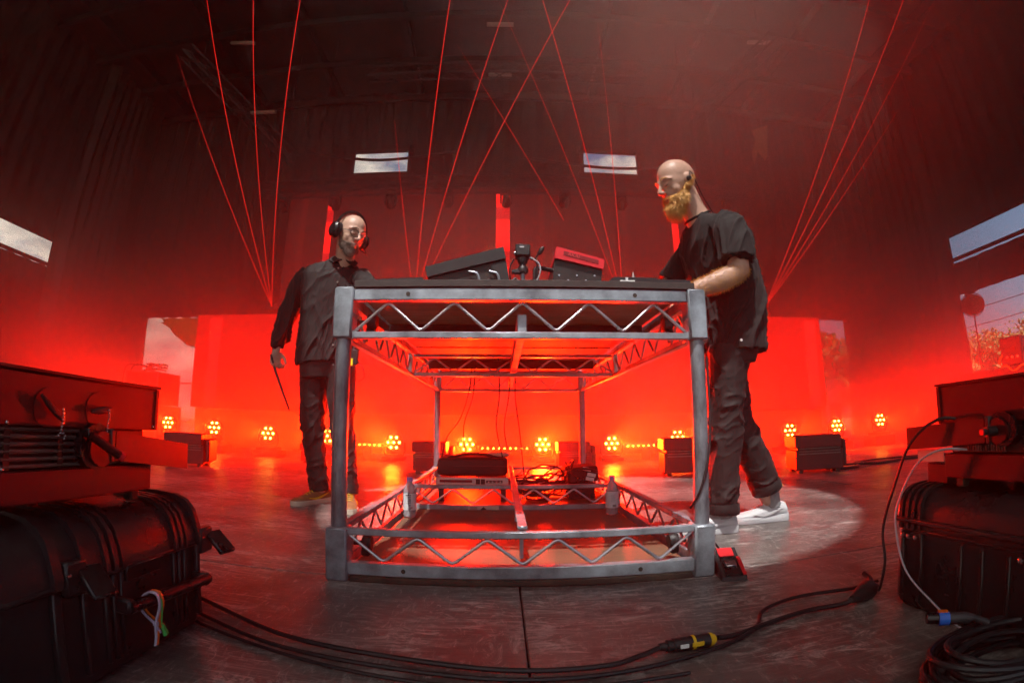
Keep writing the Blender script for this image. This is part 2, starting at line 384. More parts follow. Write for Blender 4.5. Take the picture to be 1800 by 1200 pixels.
# black drapes: pleated cloth, one thing for each wall, its cloths as parts
def pleats(a, b, z0, z1, amp=.07, wl_=.42, seed=0, top_line=None, nz=10):
    a = Vector((*a, 0)); b = Vector((*b, 0)); L = (b-a).length; t = (b-a)/L; nrm = Vector((-t.y, t.x, 0))
    n = max(int(L/.055), 4); rings = []
    for j in range(nz+1):
        fz = j/nz; row = []
        for i in range(n+1):
            s_ = i/n*L; zt = z1 if top_line is None else top_line(i/n)
            z = z0+(zt-z0)*fz
            s_w = s_+a.dot(t); ph = s_w*2*math.pi/wl_ + 1.8*noise.noise((s_w*.7, seed, z*.18))
            d = amp*(.35+.65*abs(noise.noise((s_w*.5+seed, z*.12, 3))) * 1.6)*math.sin(ph) + .04*noise.noise((s_w*1.6, z*.8, seed+9.))
            row.append(a+t*s_+nrm*d+Vector((0, 0, z)))
        rings.append(row)
    mb = MB(); m_ = n+1
    mb.add([p for r_ in rings for p in r_], [(j*m_+i, j*m_+i+1, (j+1)*m_+i+1, (j+1)*m_+i) for j in range(nz) for i in range(n)])
    return mb
def cloth(parent, *a, **k): return pleats(*a, **k).build('cloth', k.get('mat') or M['drape'], parent, w=True, ang=180)
YB = 9.0
d = thing('back_drape', 'black drape across the back of the stage with two small sky windows', 'drape', (0, YB, 0))
Z1, Z2 = 6.47, 7.18
cloth(d, (-10.3, YB), (10.3, YB), Z2, ZR, seed=1); cloth(d, (-10.3, YB), (-3.80, YB), Z1, Z2, seed=1); cloth(d, (-2.36, YB), (1.87, YB), Z1, Z2, seed=1); cloth(d, (3.29, YB), (10.3, YB), Z1, Z2, seed=1)
cloth(d, (-10.3, YB), (10.3, YB), 2.92, Z1, seed=1); cloth(d, (-10.3, YB), (-9.18, YB), 0, 2.92, seed=1); cloth(d, (-7.42, YB), (7.83, YB), 0, 2.92, seed=1); cloth(d, (8.64, YB), (10.3, YB), 0, 2.92, seed=1)
def hem(parent, p0, p1, w_=.10):
    b = MB(); b.tube([p0, p1], w_/2, 8); b.build('hem_pole', M['black'], parent, w=True)
for x0, x1 in ((-3.80, -2.36), (1.87, 3.29)):
    for a_, c_ in (((x0-.1, YB-.09, Z1), (x1+.1, YB-.09, Z1)), ((x0-.1, YB-.09, Z2-.065), (x1+.1, YB-.09, Z2-.065)), ((x0, YB-.09, Z1-.1), (x0, YB-.09, Z2+.1)), ((x1, YB-.09, Z1-.1), (x1, YB-.09, Z2+.1))): hem(d, a_, c_)
XS = 10.0
d = thing('side_drape', 'black side drape with the cloudy sky window above the left case', 'drape', (-XS, 2, 0))
cloth(d, (-XS, 9.3), (-XS, 6.32), 0, ZR, seed=4, amp=.12, wl_=.55); cloth(d, (-XS-.16, 6.65), (-XS-.16, -5.6), 4.13, ZR, seed=4, amp=.05); cloth(d, (-XS-.16, 6.65), (-XS-.16, -5.6), 0, 3.53, seed=4, amp=.05)
for z_ in (3.55, 4.11): hem(d, (-XS-.06, 6.5, z_), (-XS-.06, -5.5, z_), .09)
d = thing('side_drape', 'black side drape with the blue sky opening over the right case', 'drape', (XS, 2, 0))
cloth(d, (XS, 9.3), (XS, 6.30), 0, ZR, seed=7, amp=.12, wl_=.55); cloth(d, (XS+.16, 6.65), (XS+.16, -5.6), 4.36, ZR, seed=7, amp=.05); cloth(d, (XS+.16, 6.65), (XS+.16, -5.6), 2.98, 3.76, seed=7, amp=.04, top_line=lambda f: 3.72+.06*f)
cloth(d, (XS+.16, 6.65), (XS+.16, -5.6), 0, 1.0, seed=7, amp=.04)
for z_ in (3.78, 4.34): hem(d, (XS+.06, 6.5, z_), (XS+.06, -5.5, z_), .09)
# the arch: cloth that sags from the band down to an arched edge
mb = MB(); n = 40; vs_ = []; fs_ = []
for i in range(n+1):
    y = 6.30-i/n*9.0; zz = 1.0+2.02*max(0, 1-((abs(y-5.5)/4.2)**2.2))
    vs_ += [(XS+.14, y, 3.02), (XS+.14, y, min(zz if y < 5.5 else 1.0+2.02*max(0, 1-((y-5.5)/1.6)**3), 2.985))]
fs_ = [(2*i, 2*i+1, 2*i+3, 2*i+2) for i in range(n)]
mb.add(vs_, fs_); mb.build('arched_cloth', M['drape'], d, w=True)
# loose tall curtain edges hanging in from of the side drapes
for sx, y0, y1, lab, sd in ((-1, 6.9, 6.2, 'loose pleated curtain edge hanging near the left sky window', 2), (1, 6.9, 6.35, 'loose pleated curtain edge hanging beside the right sky window', 5)):
    o = pleats((sx*9.7, y0+1.2), (sx*9.55, y1), 0, ZR-.3, amp=.16, wl_=.3, seed=sd, nz=14)
    top('curtain', o, M['plastic_sheet'] if sx < 0 else M['drape'], lab, 'curtain', ang=180)
# ================================================================== video walls and stage lights
lw = thing('video_wall', 'low wide glowing red video wall behind the floor lights', 'video wall', (0, 6.0, 0))
pw = 11.04/12
pmw = MB(); pmw.box((0, 0, 0), (pw-.004, .08, 1.60), None, .004); pme = pmw.mesh('panel')
for i in range(12):
    o = link('panel', pme, M['ledwall'], lw); o.location = (-5.42+pw*(i+.5), .04, 1.47)
lmw = MB(); lmw.box((0, 0, 0), (pw-.004, .06, .60), None, .004); lme = lmw.mesh('added_glow_panel')  # emissive row added below the wall to fill the dark band with red glow
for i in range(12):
    o = link('added_glow_panel', lme, M['added_glow'], lw); o.location = (-5.42+pw*(i+.5), .19, .34)
for i in range(7):
    b_ = MB(); x = -5.3+i*1.8; b_.box((x, .26, .34), (.06, .06, .66)); b_.build('leg', M['darksteel'], lw)
for x0, x1 in ((-5.13, -4.90), (-.10, .16), (5.26, 5.50)):
    b_ = MB(); b_.span((x0, -.012, .70), (x1, -.002, 2.2)); b_.build('light_bar', M['ledbar'], lw)
us = thing('video_screen', 'tall dark video screen with upright red light bars behind the low wall', 'video screen', (0, 7.0, 0))
for i in range(8):
    b_ = MB(); b_.span((-4.34+i*1.0425+.002, 0, 2.3), (-4.34+(i+1)*1.0425-.002, .1, 5.0)); b_.build('panel', M['screen'], us)
for x, w_, m_ in ((-3.46, .13, 'ledbar'), (-.06, .26, 'ledbar'), (3.32, .13, 'ledbar'), (-4.02, .12, 'leddim'), (-.82, .12, 'leddim'), (.68, .10, 'leddim'), (2.3, .1, 'leddim')):
    if m_ == 'ledbar':
        zz = [4.93, 4.6, 4.34, 4.0, 3.7, 3.4, 3.0, 2.5]
        for k in range(7):
            b_ = MB(); b_.span((x-w_/2, -.012, zz[k+1]+.002), (x+w_/2, -.002, zz[k])); b_.build('light_bar', M['ledbar'] if k % 3 != 1 else M['ledbar2'], us)
    else:
        b_ = MB(); b_.span((x-w_/2, -.012, 2.5), (x+w_/2, -.002, 4.9)); b_.build('light_bar', M[m_], us)
b_ = MB(); b_.box((0, .05, 1.15), (8.3, .08, 2.28)); b_.build('support', M['black'], us)

ORD = ['first', 'second', 'third', 'fourth', 'fifth', 'sixth', 'seventh', 'eighth', 'ninth', 'tenth', 'eleventh', 'twelfth', 'thirteenth', 'fourteenth', 'fifteenth', 'sixteenth']
PARS = [(-5.09, .39), (-4.25, .36), (-3.36, .32), (-2.46, .32), (-1.52, .26), (-.53, .25), (.48, .25), (1.42, .25), (2.36, .31), (4.16, .33), (5.03, .36), (5.92, .40)]
def make_par():
    t = thing('floor_par_light', 'x', 'stage light', (0, 0, 0), 0, 'red floor par lights')
    b = MB(); Mx = Matrix.Rotation(R(90), 4, 'X')          # local z -> -y (towards the camera)
    b.lathe([(.02, -.14), (.085, -.12), (.115, -.05), (.125, -.02), (.128, .004), (.118, .006), (.115, -.006), (.02, -.006)], 24, Mx)
    b.build('can', M['black'], t)
    y = MB(); y.tube([(-.15, 0, 0), (-.15, .02, -.12), (-.12, .03, -.18), (.12, .03, -.18), (.15, .02, -.12), (.15, 0, 0)], .012, 6)
    y.build('yoke', M['darksteel'], t)
    f = MB(); f.box((0, .03, -.215), (.3, .22, .05), None, .01); f.build('base', M['black'], t)
    for k in range(7):
        a = R(60*(k-1)+0); r = 0 if k == 0 else .078
        q = MB(); q.ell((r*math.cos(a), -.010, r*math.sin(a)), (.0145, .010, .0145), 12, 6); q.build('lens', M['lens_on'], t)
    l = bpy.data.lights.new('par_beam', 'SPOT'); l.energy = PAR_W; l.color = RED; l.spot_size = R(95); l.spot_blend = 1.0; l.shadow_soft_size = .09
    lo = bpy.data.objects.new('par_beam', l); col.objects.link(lo); lo.parent = t; lo.location = (0, -.04, 0)
    lo.rotation_euler = Vector((0, -1, .07)).to_track_quat('-Z', 'Y').to_euler()
    return t
PAR_W = 3400.; SMOKE = .32
par = make_par()
for i, (x, z) in enumerate(PARS):
    o = par if i == 0 else copy_tree(par)
    for ch in o.children:
        if ch.type == 'LIGHT': ch.rotation_euler = Vector((x*.34, -1, .06)).to_track_quat('-Z', 'Y').to_euler()
    o.location = (x, 5.0, z); o['label'] = f'glowing red floor par light, {ORD[i]} from the left in the back row'
# stands under the taller ones rest on low boards
for i, (x, z) in enumerate(PARS):
    h = z-.24
    if h > .03:
        b = MB(); b.box((x, 5.03, h/2), (.42, .3, h-.004), None, .01); top('riser_block', b, M['black'], f'low black block carrying the {ORD[i]} floor light from the left', 'block', 'blocks under the floor lights')
for (x0, x1, n_, z, lab) in ((-2.12, -1.76, 6, .21, 'short row of small glowing LED dots behind the left front table leg'), (-.33, .28, 9, .19, 'row of nine small glowing LED dots in the middle of the back floor'), (1.69, 2.22, 8, .20, 'row of small glowing LED dots near the bearded man')):
    t = thing('led_batten', lab, 'light batten', ((x0+x1)/2, 5.2, 0), 0, 'floor LED battens')
    b = MB(); b.box((0, 0, z), (x1-x0+.1, .06, .08), None, .008); b.box((0, 0, (z-.04)/2), (.1, .06, z-.042)); b.build('housing', M['black'], t)
    for k in range(n_):
        q = MB(); q.ell((-(x1-x0)/2+(x1-x0)*k/(n_-1), -.034, z), (.010, .006, .010), 8, 5); q.build('bulb', M['dot_on'], t)
# laser projectors on top of the low wall, and their beams
LAS = [((-3.91, 6.04, 2.30), 'laser projector on the wall left of the man with headphones'), ((-1.46, 6.04, 2.30), 'laser projector hidden behind the black tilted mixer'), ((1.85, 6.04, 2.30), 'laser projector hidden behind the red sampler'), ((4.40, 6.04, 2.30), 'laser projector on the wall behind the bearded man')]
for p, lab in LAS:
    t = thing('laser_projector', lab, 'laser', p, 0, 'laser projectors')
    b = MB(); b.box((0, 0, .08), (.26, .3, .12), None, .01); b.build('housing', M['black'], t)
    for s_ in (-1, 1):
        b = MB(); b.tube([(s_*.15, -.02, -.02), (s_*.15, -.02, .1), (s_*.13, -.02, .12)], .012, 6); b.build('bracket', M['darksteel'], t)
    b = MB(); b.cyl((0, -.15, .08), (0, -.165, .08), .012); b.build('aperture', M['laser'], t)
BEAMS = []
def bm_(src, ends, fan):
    for k, (e, ext) in enumerate(ends):
        a = Vector(src); b = Vector(e); BEAMS.append((a, a+(b-a)*ext, fan, k, len(ends), ext < 1.05))
bm_((-3.90, 5.87, 2.38), [((-4.99, 3.5, 5.72), 1.), ((-4.79, 3.5, 6.84), 1.4), ((-3.90, 3.5, 6.63), 1.4), ((-3.09, 3.5, 6.48), 1.4)], 'fan left of the headphone man')
bm_((-1.46, 5.87, 2.38), [((-1.40, 3.5, 4.13), 1.), ((-.83, 3.5, 6.24), 1.45), ((-.02, 3.5, 6.23), 1.45), ((.86, 3.5, 6.28), 1.45)], 'fan rising behind the black mixer')
bm_((1.87, 5.87, 2.38), [((-.06, 3.5, 5.94), 1.04), ((.47, 3.5, 6.25), 1.45), ((1.22, 3.5, 5.84), 1.)], 'fan rising behind the red sampler')
bm_((1.01, 6.3, 4.03), [((-.73, 3.8, 5.65), 1.)], 'crossing above the table')
bm_((4.41, 5.87, 2.40), [((6.35, 3.5, 7.53), 1.3), ((7.31, 3.5, 7.85), 1.3), ((8.31, 3.5, 8.20), 1.0), ((6.01, 3.5, 5.03), 1.)], 'fan behind the bearded man')
for a, b, fan, k, n_, short in BEAMS:
    mb = MB(); seg = [a.lerp(b, q/6) for q in range(7)]
    mb.tube(seg, [(.0058-.0026*q/6) if not short else (.0055*(1-(q/6)**1.3)+.0003) for q in range(7)], 6)
    which = 'single thin fading red laser beam ' if n_ == 1 else f'thin red laser beam, {ORD[k]} counted in the '
    top('laser_beam', mb, M['laser'], which+fan, 'laser beam', 'laser beams', ang=60, loc=a)
# hanging lighting trusses with fixtures
def truss(p0, p1, lab, fixtures, sag=.3):
    p0 = Vector(p0); p1 = Vector(p1); t = thing('lighting_truss', lab, 'truss', p0)
    ax = (p1-p0).normalized(); sd = ax.cross(Vector((0, 0, 1))).normalized(); uz = sd.cross(ax)
    offs = [sd*.13+uz*.13, -sd*.13+uz*.13, -sd*.13-uz*.13, sd*.13-uz*.13]
    for o_ in offs:
        b = MB(); b.cyl(p0+o_, p1+o_, .022, n=8); b.build('chord', M['darksteel'], t, w=True)
    L = (p1-p0).length; n_ = int(L/.35); b = MB()
    for i in range(n_):
        for q in range(4):
            b.cyl(p0+ax*(i*L/n_)+offs[q], p0+ax*((i+1)*L/n_)+offs[(q+1) % 4], .01, n=5)
    b.build('lacing', M['darksteel'], t, w=True)
    for q in (.12, .88):
        b = MB(); c = p0.lerp(p1, q); b.cyl(c+uz*.13, Vector((c.x, c.y, ZR-.02)), .008, n=5); b.build('hanging_cable', M['darksteel'], t, w=True)
    return t
truss((-5.0, 6.75, 4.98), (5.0, 6.75, 4.98), 'horizontal lighting truss along the top of the tall screen', 0)
truss((-6.5, 5.2, 7.6), (-4.6, 7.4, 6.0), 'sloping lighting truss hanging high at upper left', 0)
truss((5.4, 5.2, 7.9), (4.0, 7.2, 6.9), 'sloping lighting truss hanging high at upper right', 0)
truss((-3.2, 7.4, 8.3), (3.2, 7.4, 8.3), 'dim lighting truss just under the middle of the roof', 0)
def moving_head():
    t = thing('moving_light', 'x', 'stage light', (0, 0, 0), 0, 'small moving lights on the screen truss')
    b = MB(); b.box((0, 0, -.04), (.2, .14, .08), None, .01); b.build('base', M['black'], t)
    for s_ in (-1, 1): b = MB(); b.box((s_*.1, 0, -.16), (.03, .1, .2)); b.build('yoke_arm', M['black'], t)
    b = MB(); b.lathe([(.02, .12), (.06, .1), (.075, 0), (.085, -.1), (.08, -.11), (.02, -.11)], 14, Matrix.Translation((0, 0, -.22)) @ Matrix.Rotation(R(60), 4, 'X')); b.build('head', M['black'], t)
    b = MB(); b.ell((0, -.10, -.275), (.016, .016, .016), 8, 5); b.build('lens_glint', M['steel'], t)
    return t
mh = moving_head()
MH = [(-4.4, 6.75, 4.84), (-3.3, 6.75, 4.84), (-2.2, 6.75, 4.84), (-1.1, 6.75, 4.84), (0, 6.75, 4.84), (1.1, 6.75, 4.84), (2.2, 6.75, 4.84), (3.3, 6.75, 4.84), (4.4, 6.75, 4.84)]
for i, p in enumerate(MH):
    o = mh if i == 0 else copy_tree(mh)
    o.location = p; o['label'] = f'small dark moving light on the screen truss, {ORD[i]} from the left'
for p, rz, lab in (((-5.72, 6.0, 8.34), .2, 'slim hanging strip light highest at upper left'), ((-5.1, 6.5, 6.75), .1, 'slim strip light on the sloping truss at upper left'), ((-.15, 6.1, 8.45), 0, 'short pale strip light under the roof centre'), ((-.15, 7.66, 8.42), 0, 'short strip light under the roof, below the other central one'), ((5.53, 6.0, 8.5), -.2, 'slim hanging strip light at upper right')):
    t = thing('strip_light', lab, 'stage light', p, rz)
    b = MB(); b.box((0, 0, 0), (.55, .12, .07), (R(30), 0, 0), .008); b.build('housing', M['silverdim'], t)
    b = MB(); b.cyl((0, 0, .04), (0, 0, .3), .012, n=6); b.build('hanger', M['darksteel'], t)
b = MB(); b.add([(4.82, 6.0, 6.05), (5.2, 6.0, 6.22), (5.06, 6.03, 5.5), (4.98, 6.02, 5.38), (4.84, 6.0, 5.55), (4.72, 6.02, 5.24), (4.70, 6.0, 5.5), (4.83, 5.98, 5.8)], [(0, 1, 2, 7), (7, 2, 3, 4), (7, 4, 5, 6)])
b.add([(p.x, p.y+.02, p.z) for p in b.v], [(3, 2, 1, 0), (4, 3, 2, 7)][:1])
top('hanging_cloth', b, M['tancloth'], 'ragged tan cloth hanging high above the bearded man', 'cloth')
for (x0, z0, x1, z1, lab) in ((-5.0, 7.1, -1.2, 6.95, 'dark cable sagging across the left sky window'), (.4, 6.8, 4.6, 6.75, 'dark cable sagging across the right sky window')):
    b = MB(); b.tube(spline([(x0, 8.75, z0), ((x0+x1)/2, 8.75, min(z0, z1)-.18), (x1, 8.75, z1)], 10), .035, 6); top('sagging_cable', b, M['cable'], lab, 'cable')
# ================================================================== stage haze
hz = MB(); hz.span((-9.45, -4.4, -.6), (9.45, 8.84, ZR-.005)); hzo = tag(hz.build('haze', None, ang=0), 'pale stage haze filling the whole stage', kind='stuff')
hm = bpy.data.materials.new('haze'); hm.use_nodes = True; hn = hm.node_tree.nodes
hn.remove(hn['Principled BSDF']); pv = hn.new('ShaderNodeVolumePrincipled'); pv.inputs['Color'].default_value = (.95, .84, .76, 1); pv.inputs['Density'].default_value = .0045; pv.inputs['Anisotropy'].default_value = .5
pv.inputs['Density Attribute'].default_value = ''
hm.node_tree.links.new(pv.outputs[0], hn['Material Output'].inputs['Volume']); hzo.data.materials.append(hm)

# thicker smoke that lies at the back of the stage and drifts through the sunbeam
sk = MB(); sk.span((-9.40, -3.0, -.55), (9.40, 8.80, ZR-.02)); sko = tag(sk.build('smoke', None, ang=0), 'thick stage smoke glowing red around the floor lights', kind='stuff')
sm = bpy.data.materials.new('smoke'); sm.use_nodes = True; N = sm.node_tree.nodes; L = sm.node_tree.links; N.remove(N['Principled BSDF'])
pv = N.new('ShaderNodeVolumePrincipled'); pv.inputs['Color'].default_value = (.95, .80, .68, 1); pv.inputs['Anisotropy'].default_value = .35; pv.inputs['Density Attribute'].default_value = ''
geo = N.new('ShaderNodeNewGeometry'); sp_ = N.new('ShaderNodeSeparateXYZ'); tco = N.new('ShaderNodeTexCoord'); L.new(tco.outputs['Object'], sp_.inputs[0])
def mrange(src, a, b, c, d):
    m = N.new('ShaderNodeMapRange'); m.interpolation_type = 'SMOOTHSTEP'; L.new(src, m.inputs['Value'])
    for nm, v in zip(('From Min', 'From Max', 'To Min', 'To Max'), (a, b, c, d)): m.inputs[nm].default_value = v
    return m.outputs[0]
def mth(op, a, b):
    m = N.new('ShaderNodeMath'); m.operation = op
    for i, q in enumerate((a, b)):
        if isinstance(q, (int, float)): m.inputs[i].default_value = q
        else: L.new(q, m.inputs[i])
    return m.outputs[0]
low = mth('MULTIPLY', mrange(sp_.outputs['Z'], .0, 6.0, 1, 0), mrange(sp_.outputs['Y'], 2.1, 4.9, 0, 1))
nz_ = N.new('ShaderNodeTexNoise'); nz_.inputs['Scale'].default_value = .55; nz_.inputs['Detail'].default_value = 2; L.new(tco.outputs['Object'], nz_.inputs['Vector'])
low = mth('MULTIPLY', low, mrange(nz_.outputs['Fac'], .3, .7, .55, 1.35))
vd = N.new('ShaderNodeVectorMath'); vd.operation = 'DISTANCE'; L.new(tco.outputs['Object'], vd.inputs[0]); vd.inputs[1].default_value = (1.6, .7, 3.7)
up_ = mth('MULTIPLY', mrange(vd.outputs['Value'], .8, 2.5, 1, 0), mrange(nz_.outputs['Fac'], .3, .7, .6, 1.2))
L.new(mth('ADD', mth('MULTIPLY', low, SMOKE), mth('MULTIPLY', up_, .14)), pv.inputs['Density'])
L.new(pv.outputs[0], N['Material Output'].inputs['Volume']); sko.data.materials.append(sm)
# ================================================================== the truss-framed table
W, D, H = 1.22, 2.44, .945
tb = thing('truss_table', 'silver truss-framed steel table standing in the middle of the stage', 'table', (0, 0, 0))
XL = .585
for sx in (-1, 1):
    for y in (.035, D-.035):
        b = MB(); b.cyl((sx*XL, y, .165), (sx*XL, y, .78), .0255, n=24); b.build('leg', M['pipe'], tb)
        b = MB(); b.box((sx*XL, y, .86), (.066, .070, .172), None, .006); b.build('corner_block', M['zinc'], tb)
        b = MB(); b.box((sx*XL, y, .086), (.072, .074, .172), None, .006); b.build('corner_block', M['zinc'], tb)
        # sheet-metal gussets either side of the block
        b = MB(); b.box((sx*(XL-.037), y, .785), (.006, .05, .03), None, .002); b.build('gusset', M['zinc'], tb)
def zig(p0, p1, zlo, zhi, n, up_first=True):
    p0 = Vector(p0); p1 = Vector(p1); P = []
    for i in range(2*n+1):
        q = p0.lerp(p1, i/(2*n)); z = (zlo if (i % 2 == 0) == up_first else zhi)
        P.append(Vector((q.x, q.y, z)))
    out = [P[0]]
    for i in range(1, len(P)-1):            # small bends at the welds
        a = P[i]+(P[i-1]-P[i]).normalized()*.014; c = P[i]+(P[i+1]-P[i]).normalized()*.014
        out += [a, (a+c)/2*.5+P[i]*.5, c]
    return out+[P[-1]]
def cross(y, upper=True, full=True, depth=.034, n=5, xa=-.552, xb=.552):
    if upper:
        b = MB(); b.span((xa, y-depth/2, .900 if full else .884), (xb, y+depth/2, .940 if full else .900), .003); b.build('beam', M['zinc'], tb)
        b = MB(); b.span((xa, y-depth*.4, .775), (xb, y+depth*.4, .797), .003); b.build('rail', M['zinc'], tb)
        b = MB(); b.tube(zig((xa+.006, y, 0), (xb-.006, y, 0), .800, .896 if full else .881, n), .0055, 8); b.build('truss_rod', M['rod'], tb)
    else:
        b = MB(); b.span((xa, y-depth*.4, .150), (xb, y+depth*.4, .172), .003); b.build('rail', M['zinc'], tb)
        b = MB(); b.span((xa, y-depth/2, .022), (xb, y+depth/2, .062), .003); bo = b.build('beam', M['zinc'], tb)
        b = MB(); b.tube(zig((xa+.006, y, 0), (xb-.006, y, 0), .065, .147, n, False), .0055, 8); b.build('truss_rod', M['rod'], tb)
        return bo
for y in (.025, D-.025): cross(y, True); 
cross(1.22, True, False, xa=-.566, xb=.566)
fb = cross(.025, False); cross(D-.025, False); mbm = cross(1.22, False, xa=-.566, xb=.566)
for x in (-.37, .37):
    for z in (.920, .042):
        b = MB(); b.cyl((x, .0065, z), (x, .0085, z), .007, n=14); b.build('bolt_hole', M['rubber'], tb)
b = MB(); b.span((-.25, 1.2015, .026), (-.08, 1.2025, .058)); st = b.build('sticker', M['sticker'], tb)
b = MB(); b.span((-.12, 1.2004, .030), (-.085, 1.2012, .054)); b.build('print', M['cream'], st)
for i in range(4):
    b = MB(); b.span((-.24, 1.2004, .032+i*.006), (-.20, 1.2012, .034+i*.006)); b.build('print', M['black'], st)
b = MB(); b.prism([(-.185, .034), (-.145, .034), (-.165, .053)], 1.2004, 1.2012); b.build('print', M['black'], st)
for sx in (-1, 1):
    x = sx*XL
    for z0, z1, nm in ((.900, .938, 'beam'), (.775, .797, 'rail'), (.150, .172, 'rail'), (.022, .062, 'beam')):
        b = MB(); b.span((x-.015, .073, z0), (x+.015, D-.073, z1), .003); b.build(nm, M['zinc'], tb)
    b = MB(); b.tube(zig((x, .078, 0), (x, D-.078, 0), .800, .896, 11), .0055, 8); b.build('truss_rod', M['rod'], tb)
    b = MB(); b.tube(zig((x, .078, 0), (x, D-.078, 0), .065, .147, 11, False), .0055, 8); b.build('truss_rod', M['rod'], tb)
    for z0, z1 in ((.798, .899), (.063, .149)):
        b = MB(); b.span((x-.012, 1.20, z0), (x+.012, 1.24, z1)); b.build('stiffener', M['silver'], tb)
b = MB(); b.span((-.016, .045, .80), (.016, D-.045, .862), .003); b.build('centre_beam', M['zinc'], tb)
b = MB(); b.span((-.016, .045, .1725), (.016, D-.045, .184), .002); b.build('centre_beam', M['zinc'], tb)
for y in (.12, .75, 1.75, 2.3):
    b = MB(); b.span((-.006, y-.012, .063), (.006, y+.012, .172)); b.build('centre_post', M['zinc'], tb)
b = MB(); b.span((-.553, .05, .024), (.553, 2.39, .036)); dk = b.build('lower_deck', M['ply'], tb)
for y0, y1 in ((.05, .42), (.424, .82), (.824, 1.2), (1.24, 1.62), (1.624, 2.02), (2.024, 2.39)):
    b = MB(); b.span((-.565, y0, .9425), (.565, y1, .9585), .002); b.build('top_plank', M['plank'], tb)
for y in (.62, 1.80):
    b = MB(); b.span((-.565, y-.03, .884), (.565, y+.03, .9415)); b.build('joist', M['topboard'], tb)
b = MB(); b.span((-.552, .004, .9425), (.582, .049, .967), .002); b.build('edge_board', M['topboard'], tb)
b = MB(); b.span((-.565, .0495, .959), (.565, 2.42, .967)); b.build('table_top', M['topboard'], tb)
b = MB(); b.span((-.545, .002, .0), (.545, .046, .0215), .004); b.build('foot_strip', M['rubber'], tb)
for sx in (-1, 1):
    for z in (.845, .105):
        y = .10; x = sx*.535
        b = MB(); b.cyl((x+sx*.02, y, z), (x-sx*.012, y, z), .008, n=10); b.build('clamp_bolt', M['darksteel'], tb)
        b = MB(); b.lathe([(.006, 0), (.026, .004), (.03, .02), (.024, .034), (.006, .036)], 9, Matrix.Translation((x-sx*.008, y, z)) @ Matrix.Rotation(R(-90*sx), 4, 'Y')); b.box((x-sx*.02, y+.01, z-.03), (.03, .035, .03), None, .006); b.build('clamp', M['black'], tb)

# ---------------------------------------------------------------- gear on the table top
ZT = .9675
t = thing('pad_controller', 'low flat black controller on the table edge by the headphone man', 'controller', (-.44, .04, ZT))
b = MB(); b.prism([(-.125, 0), (.115, 0), (.108, .019), (-.12, .0115)], 0, .26); b.build('body', M['black'], t)
for i in range(6):
    b = MB(); b.box((-.09+i*.034, .13, .020), (.022, .12, .006), None, .002); b.build('pad', M['blackgloss'], t)
t = thing('mixer', 'black mixer tilted on a stand, facing the man with headphones', 'mixer', (-.2, .25, ZT))
b = MB(); b.prism([(-.158, .124), (.1385, .204), (.148, .158), (-.148, .083)], -.01, .36); sh = b.build('rim', M['black'], t)
b = MB(); b.prism([(-.140, .085), (.147, .156), (.166, .056), (.15, .022), (-.10, .026)], .004, .34); b.build('chassis', M['chassis'], t)
b = MB(); b.prism([(.09, .136), (.148, .152), (.164, .058), (.125, .04)], -.004, .0035); b.build('end_plate', M['black'], t)
for x in (.04, .115):
    b = MB(); b.tube(spline([(x-.03, -.008, .105), (x, -.012, .095), (x+.01, -.012, .06), (x+.015, -.01, .002)], 5), .005, 8); b.build('stand_leg', M['pipe'], t)
for x, z in ((-.05, .158), (-.02, .164), (.02, .176)):
    b = MB(); b.cyl((x, .05, z-.006), (x-.005, .05, z+.014), .008, n=12); b.build('knob', M['blackgloss'], t)
for i in range(5):
    b = MB(); b.cyl((-.09+i*.035, .0028, .06), (-.09+i*.035, .0035, .06), .004, n=10); b.build('screw', M['steel'], t)
b = MB(); b.tube(spline([(.163, .1, .09), (.19, .1, .11), (.195, .1, .05), (.19, .1, .003)], 6), .005, 6); b.build('plug_lead', M['cable'], t)
t = thing('sampler', 'bright red sampler tilted on a stand, facing the bearded man', 'sampler', (.22, .25, ZT))
b = MB(); b.prism([(-.079, .2075), (.106, .1575), (.100, .1185), (-.087, .1605)], -.012, .30); sh = b.build('red_rim', M['redplastic'], t)
b = MB(); b.prism([(-.050, .1885), (.082, .1535), (.080, .1385), (-.053, .1725)], -.0135, -.0125); b.build('recess', M['reddark'], sh)
b = MB(); b.prism([(-.085, .159), (.098, .117), (.086, .045), (-.10, .035)], .0, .28); b.build('chassis', M['chassis'], t)
for i in range(5):
    b = MB(); b.cyl((-.07+i*.034, -.0004, .075+(.0 if i % 2 else .02)), (-.07+i*.034, -.0016, .075+(.0 if i % 2 else .02)), .004, n=10); b.build('screw', M['steel'], t)
b = MB(); b.tube(spline([(-.09, .05, .13), (-.15, .04, .135), (-.16, .04, .10), (-.158, .04, .002)], 5), .009, 8); b.build('stand_arm', M['black'], t)
b = MB(); b.tube(spline([(.07, .02, .05), (.085, .02, .03), (.09, .02, .002)], 5), .006, 8); b.build('stand_leg', M['black'], t)
def lettering(txt, size, mat, parent, loc, rot, name='lettering', ext=.0004, align='CENTER'):
    c = bpy.data.curves.new('t', 'FONT'); c.body = txt; c.size = size; c.extrude = ext; c.align_x = align; c.align_y = 'CENTER'; c.resolution_u = 3
    o = bpy.data.objects.new('t', c); col.objects.link(o)
    me = bpy.data.meshes.new_from_object(o.evaluated_get(bpy.context.evaluated_depsgraph_get())); bpy.data.objects.remove(o); bpy.data.curves.remove(c)
    me.materials.clear(); q = link(name, me, mat, parent); q.location = loc; q.rotation_euler = rot
    return q
lettering('AKAI', .021, M['redlight'], sh, (-.013, -.0142, .1705), (R(90), R(14.6), 0))
t = thing('box_camera', 'small black box camera on a short pole in the middle of the table', 'camera', (.012, .25, ZT))
b = MB(); b.box((0, 0, .186), (.056, .06, .046), None, .004); bd = b.build('body', M['black'], t)
